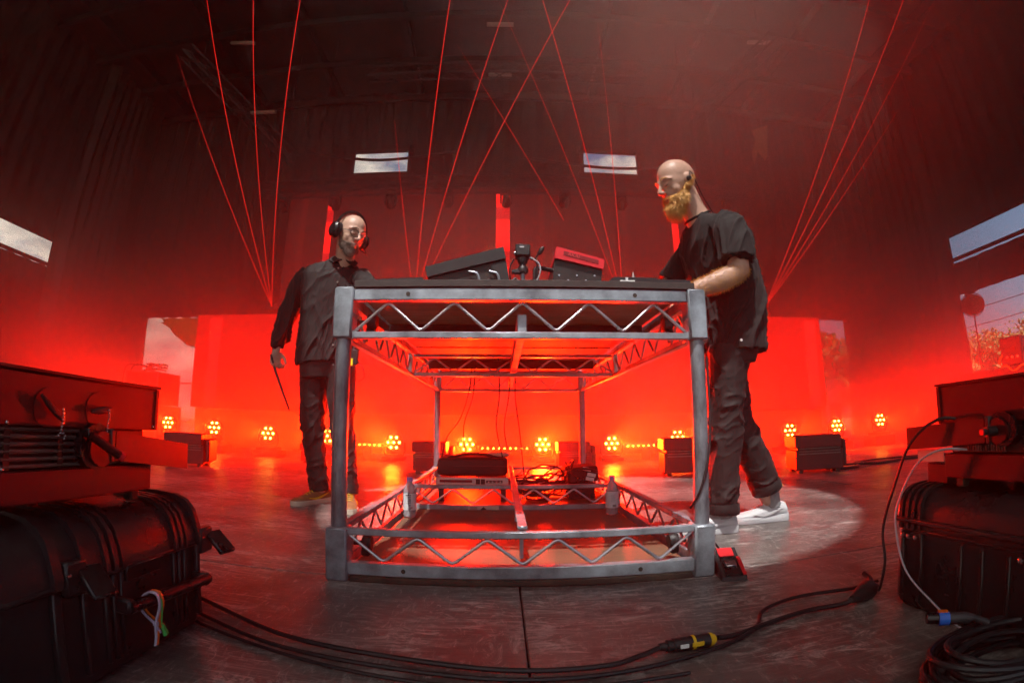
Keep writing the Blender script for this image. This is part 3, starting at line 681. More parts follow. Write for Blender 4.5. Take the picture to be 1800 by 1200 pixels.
b = MB(); b.span((-.012, -.031, .193), (.004, -.0302, .199)); b.build('print', M['silver'], bd)
b = MB(); b.cyl((0, 0, .163), (0, 0, .14), .021, .017, 16); b.cyl((0, 0, .14), (0, 0, .125), .012, n=12); b.build('mount', M['darksteel'], t)
b = MB(); b.lathe([(.006, .1), (.02, .102), (.022, .115), (.015, .128), (.006, .13)], 14); b.build('ball_head', M['black'], t)
b = MB(); b.box((-.02, -.005, .105), (.03, .02, .018), None, .003); b.cyl((-.034, -.005, .105), (-.042, -.005, .105), .008, n=10); b.build('clamp', M['darksteel'], t)
b = MB(); b.cyl((0, 0, .1), (0, 0, 0), .0085, n=12); b.build('pole', M['pipe'], t)
for a_, c_ in (((-.027, -.02, .175), (-.034, -.02, .175)), ((.027, -.01, .16), (.04, -.01, .155))): b = MB(); b.cyl(a_, c_, .006, n=10); b.build('socket', M['steel'], t)
b = MB(); b.tube(spline([(.04, -.01, .155), (.062, -.01, .135), (.065, -.008, .1), (.045, 0, .06), (.02, 0, .03), (.012, 0, .004)], 6), .0032, 6); b.build('lead', M['cablegrey'], t)
b = MB(); b.tube(spline([(-.034, -.02, .15), (-.05, -.02, .11), (-.045, -.01, .07), (-.02, 0, .045)], 6), .0025, 6); b.build('lead', M['cable'], t)
t = thing('gooseneck_microphone', 'thin black gooseneck microphone beside the box camera', 'microphone', (.075, .27, ZT))
b = MB(); b.box((.01, 0, .014), (.05, .05, .026), None, .004); b.build('base', M['black'], t)
b = MB(); b.tube(spline([(0, 0, .026), (-.004, 0, .08), (-.006, 0, .14), (-.012, 0, .168), (.002, -.004, .188)], 6), .0032, 6); b.build('neck', M['cable'], t)
b = MB(); b.tube([(-.002, -.003, .183), (.004, -.005, .19), (.014, -.008, .207), (.018, -.009, .214)], [.005, .009, .009, .004], 10); b.build('capsule', M['black'], t)
t = thing('equipment_box', 'flat black equipment box marked with a white tape cross', 'equipment box', (.44, .04, ZT))
b = MB(); b.prism([(-.155, 0), (.143, 0), (.143, .020), (.03, .020), (.02, .024), (-.12, .0255), (-.135, .022)], 0, .28); b.build('body', M['black'], t)
b = MB(); b.span((-.110, -.002, .0085), (-.058, -.0012, .0135)); b.build('tape', M['white'], t)
b = MB(); b.span((-.0905, -.0030, .0015), (-.0815, -.0022, .0225)); b.build('tape', M['white'], t)
b = MB(); b.cyl((-.045, .06, .02), (-.045, .06, .05), .0055, n=10); b.cyl((-.045, .06, .05), (-.045, .06, .062), .003, n=8); b.build('aerial', M['silver'], t)

# ---------------------------------------------------------------- things inside the table frame
ZD = .0365
def bottle(p, lab, front):
    t = thing('water_bottle', lab, 'bottle', p, 0, 'water bottles on the lower deck')
    b = MB(); b.lathe([(.004, .004), (.026, 0), (.032, .006), (.033, .02), (.031, .028), (.033, .04), (.033, .075), (.031, .083), (.033, .09), (.033, .125), (.030, .142), (.022, .162), (.0135, .176), (.0125, .190), (.004, .191)], 28); b.build('body', M['bottle'], t)
    b = MB(); b.lathe([(.0325, .038), (.0336, .0385), (.0336, .122), (.0325, .1225)], 28); lb = b.build('label', M['white'] if front else M['label_back'], t)
    b = MB(); b.lathe([(.004, .181), (.0150, .181), (.0152, .198), (.014, .202), (.004, .202)], 20); b.build('cap', M['cap'], t)
    if front:
        q = lettering('evian', .034, M['bottle_print'], lb, (.002, -.0348, .075), (R(90), R(-90), 0))
        for vtx in q.data.vertices:          # wrap round the bottle: local y of the text runs across it
            a = vtx.co.y/.0345
            vtx.co.z = (math.cos(a)-1)*.0345 + vtx.co.z; vtx.co.y = math.sin(a)*.0345
        b = MB(); b.prism([(-.016, .112), (-.010, .118), (-.006, .1145), (0, .120), (.006, .1145), (.011, .1175), (.016, .112)], -.0346, -.0340); b.build('mountain_print', M['bottle_print'], lb)
        b = MB(); b.cyl((.016, -.0312, .052), (.017, -.0322, .052), .004, n=12); b.build('print', M['redlight'], lb)
    else:
        for i in range(9):
            b = MB(); b.span((-.012, -.0346, .070+i*.0045), (.006+.006*((i*7) % 3)/2, -.0340, .0715+i*.0045)); b.build('print', M['cablegrey'], lb)
        for i in range(7):
            b = MB(); b.span((-.004+i*.0026, -.0346, .043), (-.004+i*.0026+.0012+.0006*(i % 2), -.0338, .056)); b.build('barcode', M['black'], lb)
M['label_back'] = pbr('label_back', (.72, .72, .76), .5, 0, .05, 10); M['cap'] = pbr('cap', (.25, .22, .62), .4, 0, .08, 10); M['bottle_print'] = pbr('bottle_print', (.05, .03, .06), .5, 0, .05, 10)
bottle((-.527, .95, ZD), 'water bottle with a lettered white label, standing left on the lower deck', True)
bottle((.503, 1.0, ZD), 'water bottle showing the small print of its back label, standing right', False)
t = thing('rack_unit', 'thin silver rack unit on the lower deck under a black bag', 'rack unit', (-.245, 1.5, ZD))
b = MB(); b.box((0, .16, .118), (.42, .3, .05), None, .003); b.build('chassis', M['darksteel'], t)
b = MB(); b.box((0, -.002, .122), (.445, .012, .052), None, .004); fp = b.build('front_panel', M['silver'], t)
b = MB(); b.box((-.10, -.0095, .124), (.20, .004, .016), None, .0015); b.build('display', M['reddark'], fp)
for i in range(2):
    b = MB(); b.box((.035+i*.03, -.0095, .122), (.026, .004, .032), None, .001); b.build('slot', M['black'], fp)
b = MB(); b.box((.135, -.0095, .122), (.10, .003, .016), None, .001); b.build('recess', M['black'], fp)
for i in range(4):
    b = MB(); b.cyl((.10+i*.024, -.011, .122), (.10+i*.024, -.017, .122), .006, n=12); b.build('button', M['steel'], fp)
for sx in (-1, 1):
    b = MB(); b.box((sx*.19, .12, .045), (.03, .25, .09)); b.build('foot', M['darksteel'], t)
# soft black bag on top of it
def blob(c, r, seed, amp, n=28, m=18, sq=.55):
    mb = MB(); rings = []
    for i in range(m+1):
        th = math.pi*(i/m)*.99+.012; row = []
        for k in range(n):
            ph = 2*math.pi*k/n
            def sp(v): return math.copysign(abs(v)**sq, v)
            p = Vector((sp(math.sin(th))*sp(math.cos(ph))*r[0], sp(math.sin(th))*sp(math.sin(ph))*r[1], sp(math.cos(th))*r[2]))
            q = p*(1+amp*noise.noise(p*9+Vector((seed, 0, 0)))) ; row.append(Vector(c)+q)
        rings.append(row)
    return mb.loft(rings)
b = blob((-.25, 1.66, ZD+.208), (.222, .15, .060), 3, .05, sq=.28); 
t = thing('gear_bag', 'soft black gear bag lying on the silver rack unit', 'bag', (-.25, 1.66, ZD+.145)); b.build('body', M['nylon'], t, w=True, ang=60)
b = MB(); b.tube(spline([(-.40, 1.56, ZD+.262), (-.3, 1.55, ZD+.285), (-.18, 1.55, ZD+.285), (-.08, 1.57, ZD+.262)], 6), .010, 6); b.build('handle', M['nylon'], t, w=True)
b = MB(); b.tube(spline([(-.46, 1.525, ZD+.21), (-.3, 1.513, ZD+.215), (-.1, 1.515, ZD+.215), (-.03, 1.53, ZD+.21)], 6), .004, 6); b.build('zip', M['darksteel'], t, w=True)
b = blob((-.09, 1.70, ZD+.276), (.07, .05, .016), 8, .4, sq=.8); top('cloth_rag', b, M['cream'], 'crumpled pale cloth lying on the end of the black bag', 'cloth')
rr = random.Random(5)
cabs = []
for k in range(16):
    cx, cy_, r0 = .17+rr.uniform(-.08, .12), 1.62+rr.uniform(-.07, .1), rr.uniform(.07, .14); z0 = ZD+.02+rr.uniform(0, .12); tilt = rr.uniform(-.5, .9); pts = []
    for q in range(15):
        a = q/14*2*math.pi*rr.uniform(.9, 1.02)+k
        pts.append((cx+r0*math.cos(a), cy_+r0*.7*math.sin(a), max(z0+r0*tilt*math.sin(a*1.0+k)+rr.uniform(-.008, .008), ZD+.008)))
    cabs.append(spline(pts, 3))
t = thing('cable_pile', 'tangled pile of black cables on the lower deck', 'cables', (.17, 1.62, ZD))
for p in cabs:
    b = MB(); b.tube(p, .0055, 6); b.build('cable_loop', M['cable'], t, w=True)
t = thing('stage_box', 'dark stage box with white paper tags beside the cable pile', 'stage box', (.44, 1.62, ZD))
b = MB(); b.box((0, .06, .15), (.20, .22, .10), (0, R(-5), .1), .012); bd = b.build('body', M['nylon'], t)
b = MB(); b.box((0, .06, .05), (.17, .2, .10)); b.build('foot', M['black'], t)
for (x, z) in ((.03, .188), (.06, .15), (.05, .125)):
    b = MB(); b.box((x, -.062+abs(x)*.1-.004, z), (.055, .002, .022), (0, R(12), .1)); b.build('tag', M['white'], t)
b = MB(); b.tube(spline([(-.1, -.05, .16), (-.06, -.09, .19), (.04, -.085, .19), (.1, -.04, .17)], 5), .008, 6); b.build('handle', M['black'], t)
b = MB(); b.ell((-.055, -.32, .150), (.022, .018, .018), 12, 8); b.tube(spline([(-.055, -.32, .15), (-.10, -.28, .19), (-.07, -.18, .26), (-.1, -.05, .2)], 5), .005, 6); b.build('plug', M['black'], t)
# leads that hang from the table top down to the gear
for k, (P, lab) in enumerate((([(-.26, 1.6, .95), (-.27, 1.6, .75), (-.33, 1.62, .55), (-.42, 1.64, .42), (-.46, 1.66, .25)], 'thin lead hanging from table underside toward the bag, first from left'), ([(-.24, 1.62, .95), (-.25, 1.62, .7), (-.31, 1.64, .5), (-.30, 1.66, .3)], 'thin lead hanging from table underside toward the bag, second from left'), ([(-.09, 1.6, .95), (-.08, 1.6, .7), (-.10, 1.6, .5), (-.06, 1.62, .3)], 'thin lead hanging from table underside, third from left'), ([(-.01, 1.58, .95), (-.02, 1.58, .7), (-.05, 1.6, .5), (-.03, 1.6, .36)], 'thin lead hanging from table underside, fourth from left'), ([(.03, 1.6, .95), (.02, 1.6, .7), (.05, 1.6, .45), (.08, 1.62, .15)], 'thin lead hanging from table underside into the cable pile'))):
    b = MB(); b.tube(spline(P, 6), .0035, 6); top('hanging_lead', b, M['cable'], lab, 'cable', 'leads hanging inside the table')
# lead down the right front leg and the small battery-light on the floor
b = MB(); b.tube(spline([(.617, .03, .72), (.616, .022, .55), (.604, .008, .42), (.583, .004, .33), (.565, .012, .27), (.556, .06, .22)], 8), .0042, 8); top('leg_lead', b, M['cable'], 'thin black lead running down the right front table leg', 'cable')
t = thing('foot_switch', 'small black and red foot switch on the floor by the right table leg', 'foot switch', (.665, -.015, 0), R(-8))
b = MB(); b.prism([(-.06, 0), (.115, 0), (.115, .055), (.075, .075), (.03, .05), (-.055, .014)], -.04, .04, 'x'); b.build('body', M['black'], t)
b = MB(); b.prism([(-.056, .016), (.026, .051), (.026, .056), (-.056, .021)], -.026, .026, 'x'); b.build('pedal', M['blackgloss'], t)
b = MB(); b.box((.0, .052, .0655), (.052, .040, .005), (R(29), 0, 0), .001); b.build('red_panel', M['redplastic'], t)
b = MB(); b.prism([(-.05, .0165), (.024, .0505), (.024, .0575), (-.05, .0235)], .028, .0395, 'x'); b.build('red_strip', M['redplastic'], t)
b = MB(); b.prism([(-.04, .004), (.10, .004), (.10, .045), (.03, .04), (-.04, .012)], .0403, .043, 'x'); b.build('red_side', M['redplastic'], t)
b = MB(); b.box((0, -.006, .043), (.036, .03, .008), (R(23), 0, 0), .002); b.build('steel_plate', M['steel'], t)
b = MB(); b.tube(spline([(.0, .11, .06), (-.02, .14, .09), (-.045, .12, .12), (-.06, .09, .15)], 6), .0035, 6); b.build('lead', M['cable'], t)
# ================================================================== road cases and haze machines at the sides
def case(F, s, Y0, LEN, lab, front):
    t = thing('road_case', lab, 'case', (F-s*.25, Y0-LEN/2, 0))
    X = lambda u: F-s*u
    def ring(y, prof, ins, lid):
        out = []
        for u, z in prof:
            if u < .3: u2 = u+ins
            else: u2 = u
            z2 = z-(ins*.75 if lid and z > .26 else 0)+(ins*.5 if (not lid and z < .02) else 0)
            out.append(Vector((X(u2), y, z2)))
        return out
    base = [(.016, .0), (.004, .008), (.0, .02), (.0, .203), (.48, .203), (.48, 0)]
    lid = [(-.007, .207), (-.007, .224), (.0, .25), (.012, .275), (.034, .297), (.066, .309), (.1, .3125), (.48, .3125), (.48, .207)]
    if not front: lid = [(-.007, .207), (-.007, .240), (-.002, .268), (.008, .287), (.022, .299), (.044, .308), (.08, .3125), (.48, .3125), (.48, .207)]
    ys = [(0, .045), (.006, .028), (.018, .013), (.038, .003), (.055, 0), (LEN-.055, 0), (LEN-.018, .013), (LEN, .045)]
    b = MB(); b.loft([ring(Y0-v, base, i_, False) for v, i_ in ys]); b.build('base', M['case'], t, w=True, ang=30)
    b = MB(); b.loft([ring(Y0-v, lid, i_, True) for v, i_ in ys]); b.build('lid', M['case'], t, w=True, ang=30)
    b = MB(); b.span((X(-.010), Y0-.05, .200), (X(.004), Y0-LEN+.05, .2095), .003); b.build('rim', M['case'], t, w=True)
    def rib(v, w_, pr=.008, lowz=.03, full=True):
        P = [(u-(pr if u < .1 else 0), z+(pr*.7 if z > .26 else 0)) for u, z in lid[:7]]+[(.16, .3125+pr*.7), (.17, .3125), (.1, .30), (.03, .26), (.01, .22), (.01, .207)]
        b = MB(); b.prism([(X(u), z) for u, z in P], Y0-v, Y0-v-w_); b.build('lid_rib', M['case'], t, w=True, ang=30)
        if full:
            b = MB(); b.span((X(-pr), Y0-v, lowz), (X(.006), Y0-v-w_, .199), .0025); b.build('base_rib', M['case'], t, w=True)
    if front:
        for v in (.085, .105, .125, .295, .317, .339): rib(v, .011)
        for v in (.055, .205): pass
        rib(.035, .014, .010); rib(.395, .012, .010); rib(.455, .02, .012)
        b = MB(); b.box((X(.0), Y0-.235, .192), (.02, .112, .034), (0, s*R(12), 0), .003); b.build('name_plate', M['blackgloss'], t, w=True)
        b = MB(); b.cyl((X(-.001), Y0-.245, .158), (X(-.008), Y0-.245, .158), .011, n=14); b.build('valve', M['blackgloss'], t, w=True)
        # carrying handle
        b = MB(); b.tube([(X(-.036), Y0-.045, .122), (X(-.038), Y0-.32, .138)], .0125, 16); hb = b.build('handle', M['blackgloss'], t, w=True)
        for v, z in ((.05, .122), (.315, .138)):
            b = MB(); b.box((X(-.018), Y0-v, z), (.05, .02, .03), None, .005); b.build('handle_mount', M['case'], hb, w=True)
        # latches flipped open
        for v, z, q in ((.405, .222, 0), (-.002, .212, 1)):
            b = MB(); b.box((X(-.004), Y0-v-.02, z-.005), (.03, .05, .06), None, .004); la = b.build('latch', M['case'], t, w=True)
            b = MB(); b.box((X(-.040), Y0-v+.004, z-.012), (.07, .05, .012), (0, s*R(38), R(-12)), .003); b.build('lever', M['blackgloss'], la, w=True)
            b = MB(); b.cyl((X(-.02), Y0-v-.036, z+.004), (X(-.02), Y0-v-.0445, z+.004), .003, n=8); b.build('rivet', M['steel'], la, w=True)
    else:
        for v in (.045, .066, .087, .108): rib(v, .010, .009, full=(v in (.045, .108)))
        rib(.50, .012, .009)
        for v in (.23, .29, .36):
            b = MB(); b.span((X(-.006), Y0-v, .03), (X(.004), Y0-v-.010, .19), .002); b.build('base_rib', M['case'], t, w=True)
        b = MB(); b.span((X(-.020), Y0-.03, .222), (X(-.005), Y0-LEN+.04, .236), .004); b.build('hinge_flange', M['case'], t, w=True)
        for v in (.055, .075, .10, .40):
            b = MB(); b.lathe([(.002, .008), (.006, .006), (.007, 0)], 10, Matrix.Translation((X(-.009), Y0-v, .188)) @ Matrix.Rotation(R(90*s), 4, 'Y')); b.build('rivet', M['steel'], t, w=True)
    for v in (.07, LEN-.1):
        b = MB(); b.cyl((X(.05), Y0-v, 0.0), (X(.05), Y0-v, .004), .02, n=12); b.build('foot', M['rubber'], t, w=True)
    return t
case(-.79, 1, -.40, .80, 'ribbed black road case with a bar handle and coloured ties, on the floor at left', True)
case(.96, -1, -.41, .80, 'ribbed black road case with cables hanging over it, on the floor at right', False)
for k, (y, dz, m_, nm, col_) in enumerate(((-.645, 0, 'orange', 'orange', 0), (-.655, .004, 'lilac', 'pale lilac', 1), (-.650, .002, 'green', 'green', 2))):
    b = MB(); c = Vector((-.753, y, .134))
    if m_ != 'green':
        pts = [c+Vector((.016*math.sin(a), (.006 if k else -.004)*math.sin(a), .018*math.cos(a)-.004)) for a in [2*math.pi*q/10 for q in range(8)]]
        pts = [c+Vector((.0, 0, .0165)), c+Vector((.014, .003, .012)), c+Vector((.018, .004, -.012)), c+Vector((.012, -.004, -.045)), c+Vector((.014, -.012+k*.004, -.07)), c+Vector((.016, -.02+k*.004, -.088))]
        b.tube(spline(pts, 5), .0028, 6, flat=1.8)
        pts = [c+Vector((-.002, 0, .0165)), c+Vector((-.017, -.006, .004)), c+Vector((-.014, -.012, -.02)), c+Vector((.01, -.006, -.045)), c+Vector((.015, .004, -.066))]
        b.tube(spline(pts, 5), .0028, 6, flat=1.8)
        b.box(c+Vector((.012, -.004, -.046)), (.009, .008, .007))
    else:
        b.tube(spline([c+Vector((0, 0, .017)), c+Vector((.018, .006, .0)), c+Vector((.016, .004, -.05)), c+Vector((.016, .008, -.058)), c+Vector((.018, .014, -.078))], 5), [.0018]*12+[.004]*6+[.005, .005, .001], 6, flat=1.8)
    top('cable_tie', b, M[m_], f'{nm} cable tie looped round the handle of the left case', 'cable tie', 'cable ties on the left case', loc=c)

def machine(F, s, lab, left):
    Y0 = -.533 if left else -.552
    t = thing('haze_machine', lab, 'haze machine', (F-s*.15, -.77, .3135))
    X = lambda u: F-s*u
    def sp(name, u0, u1, y0, y1, z0, z1, m_, ch=.003):
        b = MB(); b.span((X(u0), y0, z0), (X(u1), y1, z1), ch); return b.build(name, M[m_], t, w=True)
    for u in (.03, .26):
        for y in (Y0-.04, -.98): sp('foot', u-.012, u+.012, y-.012, y+.012, .3135, .336, 'rubber')
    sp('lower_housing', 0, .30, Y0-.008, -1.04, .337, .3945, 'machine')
    sp('vent_core', .016, .29, Y0-.02, -1.03, .395, .4655, 'machine_dark')
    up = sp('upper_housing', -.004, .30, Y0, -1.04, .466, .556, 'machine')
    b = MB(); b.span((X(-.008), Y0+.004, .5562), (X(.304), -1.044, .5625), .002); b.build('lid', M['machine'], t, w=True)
    b = MB(); b.span((X(-.0062), Y0-.001, .467), (X(-.0042), Y0-.010, .555)); b.build('edge_trim', M['machine'], up, w=True)
    # sliding duct that sticks out past the housing
    yz = [(-.682, .407), (-.437, .377), (-.437, .436), (-.682, .464)] if left else [(-.702, .4215), (-.458, .4035), (-.458, .4600), (-.702, .4745)]
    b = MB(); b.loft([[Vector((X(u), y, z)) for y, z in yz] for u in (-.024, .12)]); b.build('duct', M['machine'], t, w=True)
    yb = yz[0][0]
    sp('duct_mouth', -.026, .1, yb-.0015, yb-.016, yz[0][1]-.004, yz[3][1]+.004, 'black')
    # dial and crank
    yk, zk, rk = (-.725, .434, .036) if left else (-.742, .450, .030)
    b = MB(); b.cyl((X(.014), yk, zk), (X(-.016), yk, zk), rk+.007, n=28); b.build('dial_collar', M['blackgloss'], t, w=True)
    b = MB(); b.cyl((X(-.0165), yk+.008, zk-.004), (X(-.024), yk+.008, zk-.004), rk-.003, n=28); dl = b.build('dial', M['machine'], t, w=True)
    if left:
        b = MB(); b.cyl((X(-.034), yk-.034, zk+.022), (X(-.052), yk+.022, zk-.014), .0085, n=14); b.build('crank', M['machine'], dl, w=True)
        b = MB(); b.cyl((X(-.0525), yk+.023, zk-.0145), (X(-.056), yk+.030, zk-.019), .0088, n=14); b.build('crank_cap', M['redplastic'], dl, w=True)
        b = MB(); b.box((X(-.026), yk-.04, zk+.026), (.02, .006, .016), None, .002); b.build('pointer', M['blackgloss'], dl, w=True)
        n_ = 6
        for i in range(n_):
            z = .401+i*.0122
            b = MB(); b.tube([(X(.004), -.70 if i > 1 else -.56, z), (X(.004), -1.03, z)], .0036, 8); b.build('vent_slat', M['slat'], t, w=True)
        for y in (-.695, -.80, -.915):
            b = MB(); b.span((X(.001), y-.006, .3955), (X(.012), y+.006, .4655)); b.build('vent_post', M['machine_dark'], t, w=True)
        for y, z in ((-.705, .3985), (-.925, .3985), (-.92, .472), (-.545, .474)):
            b = MB(); b.ell((X(-.003), y, z), (.003, .0035, .0035), 10, 6); b.build('screw', M['steel'], t, w=True)
        for (y0, z0, y1, z1, yc, zc) in ((-.862, .520, -.812, .480, -.815, .4985), (-.742, .4985, -.690, .506, -.700, .503)):
            b = MB(); b.cyl((X(-.0042), (y0+y1)/2, (z0+z1)/2), (X(-.0052), (y0+y1)/2, (z0+z1)/2), .034, n=32); b.build('lever_disc', M['machine'], up, w=True)
            a = Vector((X(-.012), y0, z0)); c = Vector((X(-.014), y1, z1)); b = MB(); b.tube([a, a.lerp(c, .35), a.lerp(c, .7), c], [.003, .0065, .0065, .003], 8, flat=.7); lv = b.build('lever', M['black'], up, w=True)
            b = MB()
            nb = 13 if yc < -.75 else 9
            for q in range(nb):
                z = zc-.0058*q
                if z < zc-.046: yy = yc+.008*math.sin((q-7)*.9); z = zc-.046-.006*math.cos((q-7)*.9)
                else: yy = yc+.0012*math.sin(q*.8)
                b.ell((X(-.0175), yy, z), (.0023, .0023, .0023), 8, 6)
            tag(b.build('ball_chain', M['steel'], lv, w=True), kind='stuff')
    else:
        b = MB(); b.cyl((X(-.0245), yk+.012, zk-.003), (X(-.05), yk+.016, zk-.004), .011, n=16); b.cyl((X(-.05), yk+.016, zk-.004), (X(-.06), yk+.018, zk-.004), .007, n=14); b.build('plug', M['black'], dl, w=True)
        b = MB(); b.cyl((X(-.0602), yk+.018, zk-.004), (X(-.064), yk+.0185, zk-.004), .0065, n=14); b.build('plug_cap', M['redplastic'], dl, w=True)
        for i in range(15):
            b = MB(); b.box((X(.006), -.632-i*.0072, .4075), (.004, .0026, .016)); b.build('vent_slat', M['slat'], t, w=True)
        for i in range(4):
            z = .428+i*.011; b = MB(); b.tube([(X(.004), -.80, z), (X(.004), -1.03, z)], .0036, 8); b.build('vent_slat', M['slat'], t, w=True)
        b = MB(); b.cyl((X(.0), -.594, .4045), (X(.0), -.607, .4045), .005, n=10); b.build('plug', M['cablegrey'], t, w=True)
        # paler end plate under the duct and the rear foot
        sp('end_plate', .01, .012, -.5505, -.462, .372, .402, 'cream'); sp('rear_foot', .03, .28, -.545, -.475, .3135, .366, 'machine')
    return t
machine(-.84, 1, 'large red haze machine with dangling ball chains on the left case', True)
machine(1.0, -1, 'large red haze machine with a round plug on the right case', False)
# the same kind of unit further back on the floor
def small_unit(p, rz, w_, h_, lab):
    t = thing('floor_unit', lab, 'haze machine', p, rz, 'low slatted units on the stage floor')
    def sp(name, a, b_, m_, ch=.006): b = MB(); b.span(a, b_, ch); return b.build(name, M[m_], t)
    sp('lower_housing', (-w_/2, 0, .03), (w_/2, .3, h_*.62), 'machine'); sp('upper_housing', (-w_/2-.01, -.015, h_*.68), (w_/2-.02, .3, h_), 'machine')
    sp('side_block', (w_/2+.002, .03, .05), (w_/2+.05, .28, h_*.86), 'machine_dark', .015)
    sp('vent_core', (-w_/2+.02, .02, h_*.62), (w_/2-.02, .28, h_*.68), 'black', 0)
    for k in range(3):
        b = MB(); z = h_*(.50+.07*k); b.span((-w_/2+.03, -.012, z), (w_/2-.03, -.001, z+.010), .002); b.build('slat', M['slat'], t)
    for sx in (-1, 1):
        for y in (.04, .26): sp('foot', (sx*(w_/2-.05)-.02, y-.02, 0), (sx*(w_/2-.05)+.02, y+.02, .0295), 'rubber', 0)
for p, rz, w_, h_, lab in (((2.80, 2.42, 0), R(-14), .46, .34, 'low slatted red unit on the floor right of the bearded man'), ((-.80, 3.5, 0), 0, .36, .33, 'low slatted unit on the floor behind the left rear table leg'), ((.74, 3.8, 0), 0, .36, .32, 'low slatted unit on the floor behind the cable pile'), ((1.72, 2.95, 0), R(-8), .5, .36, 'low slatted unit on the floor half hidden by the right front table leg'), ((-3.25, 2.9, 0), R(14), .42, .33, 'low slatted unit on the floor behind the left haze machine'), ((-2.3, 4.2, 0), R(6), .4, .24, 'low slatted unit on the floor behind the man with headphones')):
    small_unit(p, rz, w_, h_, lab)

# ================================================================== cables on the floor
def cable(pts, r, mat, lab, k=8, n=8): b = MB(); b.tube(spline(pts, k), r, n); return top('floor_cable', b, M[mat], lab, 'cable', 'cables on the stage floor')
cable([(-1.25, -.12, .008), (-.846, -.31, .008), (-.559, -.443, .008), (-.28, -.503, .008), (-.044, -.545, .008), (.14, -.541, .008), (.215, -.516, .010), (.272, -.494, .016)], .0058, 'cable', 'black cable sweeping from the left case to the yellow-ringed connector')
cable([(-1.2, -.22, .007), (-.80, -.40, .007), (-.56, -.495, .007), (-.28, -.548, .007), (-.04, -.582, .007), (.16, -.572, .007), (.34, -.528, .007), (.47, -.478, .007), (.545, -.420, .007), (.60, -.345, .007), (.70, -.297, .007), (.80, -.287, .007), (.93, -.30, .007), (1.03, -.285, .007)], .0050, 'cable', 'thinner black cable curving along the front edge of the stage floor')
cable([(-.95, -.38, .006), (-.70, -.475, .006), (-.45, -.55, .006), (-.2, -.60, .006), (.05, -.618, .006), (.30, -.60, .006)], .0042, 'cable', 'black cable nearest the camera across the floor front')
cable([(.412, -.48, .016), (.47, -.462, .009), (.573, -.424, .008), (.70, -.392, .008), (.80, -.398, .010), (.838, -.404, .018)], .0064, 'cable', 'black cable between the yellow-ringed connector and the splitter')
t = thing('cable_connector', 'black inline cable connector with yellow rings on the front floor', 'connector', (.27, -.494, .016), R(5))
b = MB(); b.tube([(0, 0, 0), (.015, 0, 0), (.018, 0, 0), (.03, 0, 0), (.032, 0, 0), (.075, 0, 0)], [.008, .010, .014, .014, .016, .016], 16); b.build('plug_body', M['black'], t)
b = MB(); b.tube([(.0755, 0, 0), (.082, 0, 0)], .0165, 16); b.build('yellow_ring', M['yellow'], t)
b = MB(); b.tube([(.0825, 0, 0), (.118, 0, 0)], .0155, 16); b.build('socket_body', M['black'], t)
b = MB(); b.tube([(.1185, 0, 0), (.126, 0, 0), (.134, 0, 0)], [.016, .015, .010], 16); b.build('yellow_collar', M['yellow'], t)
b = MB(); b.box((.085, -.017, .002), (.028, .004, .010), None, .001); b.build('yellow_latch', M['yellow'], t)
b = MB(); b.box((.052, -.0175, .002), (.02, .004, .009), None, .001); b.build('white_tag', M['white'], t)
t = thing('cable_splitter', 'tapered black cable splitter on the floor at the right case corner', 'connector', (.838, -.404, .02), R(24))
b = MB(); b.tube([(0, 0, 0), (.012, 0, 0), (.02, 0, 0), (.06, 0, 0), (.10, 0, .004), (.115, 0, .004)], [.010, .012, .014, .024, .026, .018], 14, flat=1.0); b.build('body', M['black'], t)
b = MB(); b.tube(spline([(.112, .006, .006), (.15, .02, .012), (.17, .05, .02)], 5), .008, 8); b.build('lead', M['cable'], t)
b = MB(); b.tube(spline([(.112, -.006, .004), (.14, -.004, 0), (.165, .01, -.005)], 5), .007, 8); b.build('lead', M['cable'], t)
b = MB(); b.tube(spline([(1.02, -.62, .47), (.97, -.575, .478), (.95, -.496, .423), (.95, -.429, .303), (.947, -.392, .192), (.945, -.405, .106), (.945, -.39, .03), (.965, -.36, .012)], 8), .0038, 8); top('hanging_cable', b, M['cable'], 'black cable looping down in front of the right case corner', 'cable')
b = MB(); b.tube(spline([(.99, -.64, .405), (.945, -.60, .408), (.93, -.536, .376), (.93, -.477, .295), (.93, -.456, .219), (.93, -.495, .109), (.928, -.595, .049), (.925, -.70, .012), (.93, -.754, .022), (.95, -.79, .010)], 8), .0027, 8); top('hanging_cable', b, M['cablegrey'], 'thin pale grey cable looping down over the right case', 'cable')
t = thing('cable_coil', 'coil of thick black cable lying on the floor at bottom right', 'cable coil', (.86, -.86, 0))
rr = random.Random(9)
for k in range(9):
    r0 = rr.uniform(.115, .165); cx, cy_ = rr.uniform(-.02, .02), rr.uniform(-.015, .02); pts = []
    for q in range(25):
        a = 2*math.pi*q/24; pts.append((cx+r0*1.15*math.cos(a), cy_+r0*.62*math.sin(a), .008+.0085*k*.8+.006*math.sin(2*a+k)))
    b = MB(); b.tube(spline(pts, 2), .0068, 8); b.build('loop', M['cable'], t)
t = thing('speaker_connector', 'black speaker connector with a blue collar lying on the cable coil', 'connector', (.782, -.712, .078), R(-32))
b = MB(); b.cyl((0, 0, 0), (.024, 0, 0), .0115, n=16); b.build('nose', M['blackgloss'], t)
b = MB(); b.cyl((.0243, 0, 0), (.046, 0, 0), .0145, n=20); b.build('blue_collar', M['blue'], t)
b = MB(); b.tube([(.0463, 0, 0), (.085, 0, 0), (.098, 0, 0), (.13, 0, -.012)], [.0125, .0125, .0078, .0070], 16); b.build('shell', M['darksteel'], t)
b = MB(); b.box((.033, 0, .0155), (.02, .009, .003)); b.build('latch', M['orange'], t)
